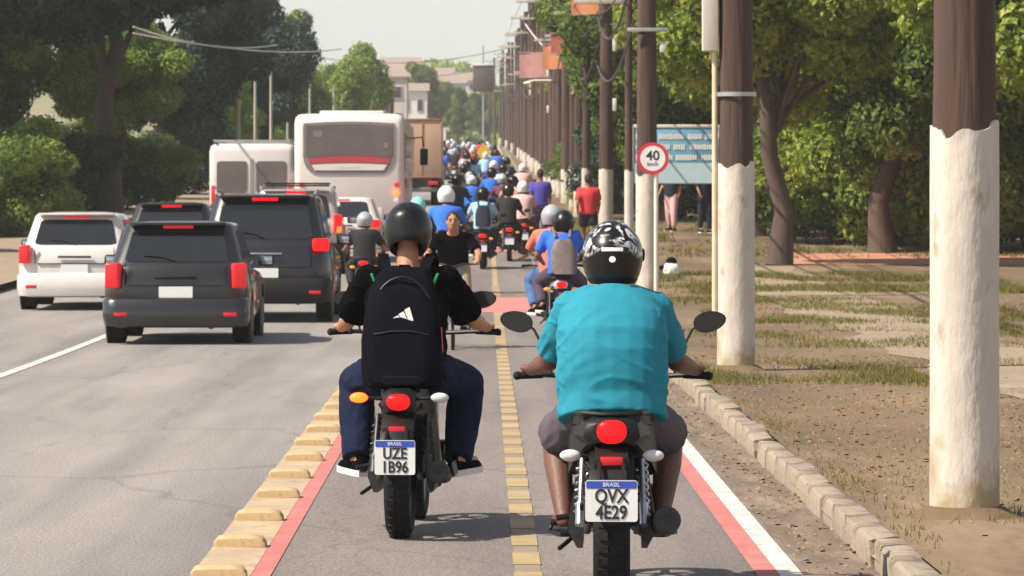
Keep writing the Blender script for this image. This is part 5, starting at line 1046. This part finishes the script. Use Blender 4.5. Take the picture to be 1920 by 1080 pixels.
# ------------------------------------------------------------------ trees and shrubs
def leaf_mesh(name, blobs, n, size, m, seed, fill=.28):
    rg = np.random.default_rng(seed); bl = np.array(blobs, 'f'); vol = (bl[:, 3] * bl[:, 4] * bl[:, 5]) ** (2 / 3.); pick = rg.choice(len(bl), n, p=vol / vol.sum()); b = bl[pick]
    v = rg.normal(size=(n, 3)); v /= np.linalg.norm(v, axis=1)[:, None]; rad = (1 - fill * rg.random(n) ** 2.2) * (1 + .09 * rg.normal(size=n)); c = b[:, :3] + v * b[:, 3:6] * rad[:, None]
    # droop outward twigs: leaf normals loosely follow the surface
    nr = v + rg.normal(scale=.75, size=(n, 3)); nr[:, 2] += .35; nr /= np.linalg.norm(nr, axis=1)[:, None]; t = rg.normal(size=(n, 3)); u = np.cross(nr, t); u /= np.linalg.norm(u, axis=1)[:, None]; w = np.cross(nr, u)
    s = size * rg.uniform(.4, 1.5, n)[:, None]; q = np.stack([c - u * s, c - w * s * .5 + nr * s * .12, c + u * s, c + w * s * .5 + nr * s * .12], 1)
    me = bpy.data.meshes.new(name); me.vertices.add(n * 4); me.vertices.foreach_set('co', q.reshape(-1).astype('f')); me.loops.add(n * 4); me.polygons.add(n); me.loops.foreach_set('vertex_index', np.arange(n * 4, dtype='i')); me.polygons.foreach_set('loop_start', np.arange(0, n * 4, 4, dtype='i')); me.update(calc_edges=True); me.validate(); me.materials.append(m); return me
def crown_blobs(rg, c, r, n, sub=.42):
    out = []
    for k in range(n):
        v = Vector((rg.gauss(0, 1), rg.gauss(0, 1), rg.gauss(0, .9))).normalized() * rg.uniform(.35, .95); s = rg.uniform(.7, 1.25) * sub
        out.append((c[0] + v.x * r[0], c[1] + v.y * r[1], c[2] + v.z * r[2], r[0] * s, r[1] * s, r[2] * s * .8))
    return out
def tree_proto(seed, ht, cr, cz, n, size, leaf, nb=16, trunk=.22, sub=.40):
    rg = random.Random(seed); bl = crown_blobs(rg, (0, 0, cz), cr, nb, sub); lm = leaf_mesh('crown', bl, n, size, M[leaf], seed)
    t = MB(); top = cz; pts = [(rg.uniform(-.12, .12) * k, rg.uniform(-.12, .12) * k, top * k / 5) for k in range(6)]; t.tube(pts, [trunk * (1.35 if k == 0 else 1) * (1 - .12 * k) for k in range(6)], 10)
    for b in bl[:12]:
        st = Vector(pts[2]).lerp(Vector(pts[5]), rg.random()); e = Vector(b[:3]); mid = st.lerp(e, .5) + Vector((rg.uniform(-.2, .2), rg.uniform(-.2, .2), .15)); t.tube([st, mid, e], [trunk * .34, trunk * .2, trunk * .07], 6)
    return lm, t.mesh('trunk', M['bark'], 60)
TR = {}
def tree(label, kind, x, d, sc=1.0, rz=0.0, group='trees', leaf=None, dz=0.0, name='tree', szz=None):
    lm, tm_ = TR[kind]; e = empty(name, (x, d, G(d) + dz), rz); e.scale = (sc, sc, szz or sc); tag(e, label, 'tree' if name == 'tree' else 'shrub', group)
    c = link('crown', lm, e)
    if leaf: setmat(c, M[leaf])
    link('trunk', tm_, e); return e
TR['a'] = tree_proto(1, 9, (3.2, 3.2, 3.0), 5.4, 85000, .075, 'leaf_sun', 46, .22, .26)
TR['b'] = tree_proto(2, 9, (3.0, 3.0, 3.6), 5.2, 85000, .078, 'leaf_mid', 46, .24, .26)
TR['c'] = tree_proto(3, 12, (4.6, 4.6, 3.8), 8.2, 60000, .17, 'leaf_dark', 34, .32, .36)
TR['r'] = tree_proto(4, 7, (1.45, 1.45, 2.3), 5.4, 12000, .12, 'leaf_bright', 22, .16, .5)
TR['s'] = tree_proto(5, 2, (1.5, 1.3, 1.1), 1.05, 60000, .036, 'leaf_mid', 44, .07, .30)
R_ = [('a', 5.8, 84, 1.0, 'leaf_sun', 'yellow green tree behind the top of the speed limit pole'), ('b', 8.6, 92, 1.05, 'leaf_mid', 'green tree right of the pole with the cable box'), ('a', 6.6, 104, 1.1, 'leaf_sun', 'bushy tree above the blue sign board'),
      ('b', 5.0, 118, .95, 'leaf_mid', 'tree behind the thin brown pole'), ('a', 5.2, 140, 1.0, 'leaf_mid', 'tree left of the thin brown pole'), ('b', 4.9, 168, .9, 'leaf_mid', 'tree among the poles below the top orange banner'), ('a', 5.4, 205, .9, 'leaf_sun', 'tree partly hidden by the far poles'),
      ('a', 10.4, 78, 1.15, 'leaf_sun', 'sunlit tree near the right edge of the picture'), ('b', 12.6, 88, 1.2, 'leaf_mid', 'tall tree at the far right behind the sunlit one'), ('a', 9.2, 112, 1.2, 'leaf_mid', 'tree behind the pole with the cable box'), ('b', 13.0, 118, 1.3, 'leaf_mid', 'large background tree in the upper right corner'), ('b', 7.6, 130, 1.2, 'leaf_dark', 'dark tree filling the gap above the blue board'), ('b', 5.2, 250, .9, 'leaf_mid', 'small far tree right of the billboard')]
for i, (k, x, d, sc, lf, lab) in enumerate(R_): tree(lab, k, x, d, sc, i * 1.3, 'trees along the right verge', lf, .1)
SH = [(8.5, 99, 1.8, 'leaf_mid'), (9.4, 97, 2.0, 'leaf_sun'), (10.6, 95, 2.2, 'leaf_mid'), (12.0, 93, 2.3, 'leaf_sun'), (13.6, 91, 2.4, 'leaf_mid'), (4.9, 121, 2.0, 'leaf_dark'), (6.3, 119, 2.1, 'leaf_dark'), (7.8, 118, 2.2, 'leaf_dark'), (3.9, 128, 1.1, 'leaf_mid'), (10.2, 104, 2.4, 'leaf_mid'), (4.1, 150, 1.2, 'leaf_mid'), (4.4, 185, 1.3, 'leaf_dark')]  # leaf_dark shrubs below the blue board carry tree shade in their colour
for i, (x, d, sc, lf) in enumerate(SH):
    own = [0, 1, 2, 3, 4, 9] if i < 5 or i == 9 else [5, 6, 7] if i < 8 else [8, 10, 11]
    od = ORD[sorted(own, key=lambda q: SH[q][0] / SH[q][1]).index(i)]
    lab = (f'shrub under the trees right of the cable box pole, {od} from the left' if own[0] == 0 else f'dark shrub shaded below the blue board, {od} from the left' if own[0] == 5 else f'shrub among the far whitewashed poles, {od} from the left')
    tree(lab, 's', x, d, sc, i * 2.1, 'shrubs along the right verge', lf, .1, 'shrub')
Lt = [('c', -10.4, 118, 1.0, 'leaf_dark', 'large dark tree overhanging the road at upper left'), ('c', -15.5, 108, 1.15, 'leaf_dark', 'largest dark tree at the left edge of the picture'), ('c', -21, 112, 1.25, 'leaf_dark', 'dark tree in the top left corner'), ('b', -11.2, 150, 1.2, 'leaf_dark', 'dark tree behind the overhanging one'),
      ('b', -10.6, 185, 1.1, 'leaf_dark', 'blue green tree sloping down towards the sky'), ('b', -11, 222, 1.0, 'leaf_mid', 'green tree above the left corner of the bus'), ('r', X(682, 275), 275, 1.0, 'leaf_bright', 'bright green round topped tree above the bus'), ('r', X(655, 262), 262, .85, 'leaf_bright', 'smaller bright tree left of the round topped one'),
      ('b', -10.8, 285, .75, 'leaf_mid', 'low green tree below the round topped one'), ('a', -11.4, 132, .8, 'leaf_bright', 'pale yellow green tree behind the slender left posts'), ('a', -10.6, 168, .62, 'leaf_bright', 'yellow green bush like tree left of the bus roof'), ('b', -16, 128, 1.2, 'leaf_mid', 'green tree left of the overhanging dark tree'), ('c', -27, 124, 1.3, 'leaf_dark', 'background dark tree at far left')]
for i, (k, x, d, sc, lf, lab) in enumerate(Lt): tree(lab, k, x, d, sc, i * 1.7 + .4, 'trees along the left pavement', lf, .1)
LS = ((-13.5, 92), (-11.6, 104), (-12.2, 118), (-11.5, 134), (-15.2, 88), (-17.5, 90), (-11.3, 160), (-10.9, 200), (-11, 240))
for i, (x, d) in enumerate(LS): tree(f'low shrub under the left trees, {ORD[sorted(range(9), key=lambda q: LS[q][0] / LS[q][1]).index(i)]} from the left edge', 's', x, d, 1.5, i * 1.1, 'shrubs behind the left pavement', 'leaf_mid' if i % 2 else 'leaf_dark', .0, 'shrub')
for i, (x, d, sc) in enumerate(((-7, 480, 1.1), (-3.2, 500, .8), (.5, 520, .85), (3.4, 505, .8), (6.5, 470, 1.0), (-10.5, 455, .9))): tree(f'dark green tree closing the road at the hilltop, {ORD[[1,2,3,4,5,0][i]]} from the left', 'b', x, d, sc, i * .9, 'trees at the top of the hill', 'leaf_mid')

# rubbish bag on the grass
d = 77; rb = empty('rubbish_bag', (X(1259, d), d, G(d) + .12)); tag(rb, 'small white bag with dark top lying on the grass verge', 'bag')
b = MB().ball((0, 0, .12), (.15, .13, .14), 14, 10); me = remesh(b, .02, M['bag_white'], 2, 'bag'); wrinkle(me, .018, (12, 12, 12)); link('bag', me, rb); MB().ball((0, 0, .27), (.10, .09, .09), 10, 6).ball((-.16, 0, .16), (.07, .05, .05), 8, 6).build('dark_top', M['black_cloth'], rb)

# ------------------------------------------------------------------ far buildings and hills
def house(label, px, d, w, dp, h, wall, storeys=2, roof='roof_tile', gable=True, zoff=0.0, cols=3, group='far houses', rz=0.0):
    e = empty('house', (X(px, d), d, zoff), rz); tag(e, label, 'house', group)
    MB().box((0, dp / 2, h / 2 - 2), (w, dp, h + 4)).build('wall', M[wall], e)
    if gable: MB().add([(-w / 2 - .25, -.3, h), (w / 2 + .25, -.3, h), (w / 2 + .25, dp + .3, h), (-w / 2 - .25, dp + .3, h), (-w / 2 - .25, dp / 2, h + w * .22), (w / 2 + .25, dp / 2, h + w * .22)], [(0, 1, 5, 4), (2, 3, 4, 5), (0, 4, 3), (1, 2, 5), (3, 2, 1, 0)]).build('roof', M[roof], e, 0)
    else: MB().box((0, dp / 2, h + .12), (w + .3, dp + .3, .24), None, .02).build('roof', M[roof], e)
    for f in range(storeys):
        for c in range(cols):
            x = -w / 2 + w * (c + .5) / cols; z = h * (f + .5) / storeys
            wn_ = MB().box((x, -.02, z), (w / cols * .45, .1, h / storeys * .48)).build('window', M['window_frame'], e); MB().box((x, -.06, z), (w / cols * .36, .06, h / storeys * .40)).build('pane', M['window_dark'], wn_)
    return e
house('pale pink two-storey house left of the road above the bus', 728, 345, 3.0, 8, 6.4, 'wall_pink', 3, 'roof_tile', False, G(330), 2)
house('cream building with pale columns behind the round topped tree', 690, 345, 4.2, 8, 5.2, 'wall_cream', 2, 'roof_tile', True, G(345), 4)
house('white house beside the pink one', 762, 420, 4.0, 8, 5.6, 'wall_white', 2, 'roof_tile', True, G(420), 3)
def hill_h(x, yv):
    t = math.exp(-((yv - 780) / 130.0) ** 2); px = VX + x * F / yv
    return t * (17.5 + 3.5 * noise.noise(Vector((x * .022, yv * .006, 3.3))) + 1.5 * noise.noise(Vector((x * .09, yv * .03, 1.1)))) * (1.0 - .25 / (1 + math.exp(-(px - 905) / 16)))
vs = []; fs = []; nx, ny = 110, 34
for j in range(ny + 1):
    yv = 530 + 470 * j / ny
    for i in range(nx + 1):
        x = -300 + 600 * i / nx; vs.append((x, yv, 7 + hill_h(x, yv)))
for j in range(ny):
    for i in range(nx): a = j * (nx + 1) + i; fs.append((a, a + 1, a + nx + 2, a + nx + 1))
me = bpy.data.meshes.new('hill'); me.from_pydata(vs, [], fs); me.shade_smooth(); me.materials.append(M['ground']); tag(link('hill', me), kind='structure')
rg = random.Random(5); bl = []
for k in range(900):
    yv = rg.uniform(560, 830); x = X(rg.uniform(600, 1010), yv); r_ = rg.uniform(.7, 1.9); bl.append((x, yv, 7 + hill_h(x, yv) + r_ * .5, r_ * 1.2, r_ * 1.2, r_))
tag(link('hillside_wood', leaf_mesh('hillside_wood', bl, 60000, .5, M['leaf_bright'], 8, .2)), 'hazy green wood covering the far hillside', 'wood', kind='stuff')  # paler leaf_bright foliage puts distance haze into the leaf colour
HW = ['wall_pink', 'wall_cream', 'wall_white']
for i, (px, py_, d, w) in enumerate(((742, 172, 575, 5.5), (765, 160, 610, 6), (788, 178, 590, 5.5), (812, 168, 630, 6), (770, 190, 560, 5.5), (838, 182, 620, 5.5), (725, 188, 570, 6), (800, 195, 555, 5), (860, 176, 640, 6), (752, 145, 680, 6))):
    z = H + (HY - py_) * d / F
    house(f'{("pink", "cream", "white")[i % 3]} hillside house, ' + ('highest of the far houses' if i == 9 else f'{ORD[sorted([742,765,788,812,770,838,725,800,860]).index(px)]} from the left on the far hill'), px, d, w, 6, 3.6, HW[i % 3], 2, 'roof_tile', True, z - 1.6, 3, 'houses on the far hill')
# ------------------------------------------------------------------ haze in the air
hz_ = MB().box((0, 475, 17.5), (700, 1090, 39)).build('haze', None, None, 0); tag(hz_, 'thin pale haze in the air', 'haze', kind='stuff')
hm = bpy.data.materials.new('haze'); hm.use_nodes = True; hm.node_tree.nodes.clear(); ho = hm.node_tree.nodes.new('ShaderNodeOutputMaterial'); pv = hm.node_tree.nodes.new('ShaderNodeVolumePrincipled')
pv.inputs['Color'].default_value = (1.0, .975, .945, 1); pv.inputs['Density'].default_value = .00036; pv.inputs['Anisotropy'].default_value = .2
hm.node_tree.links.new(pv.outputs[0], ho.inputs['Volume']); hz_.data.materials.append(hm)
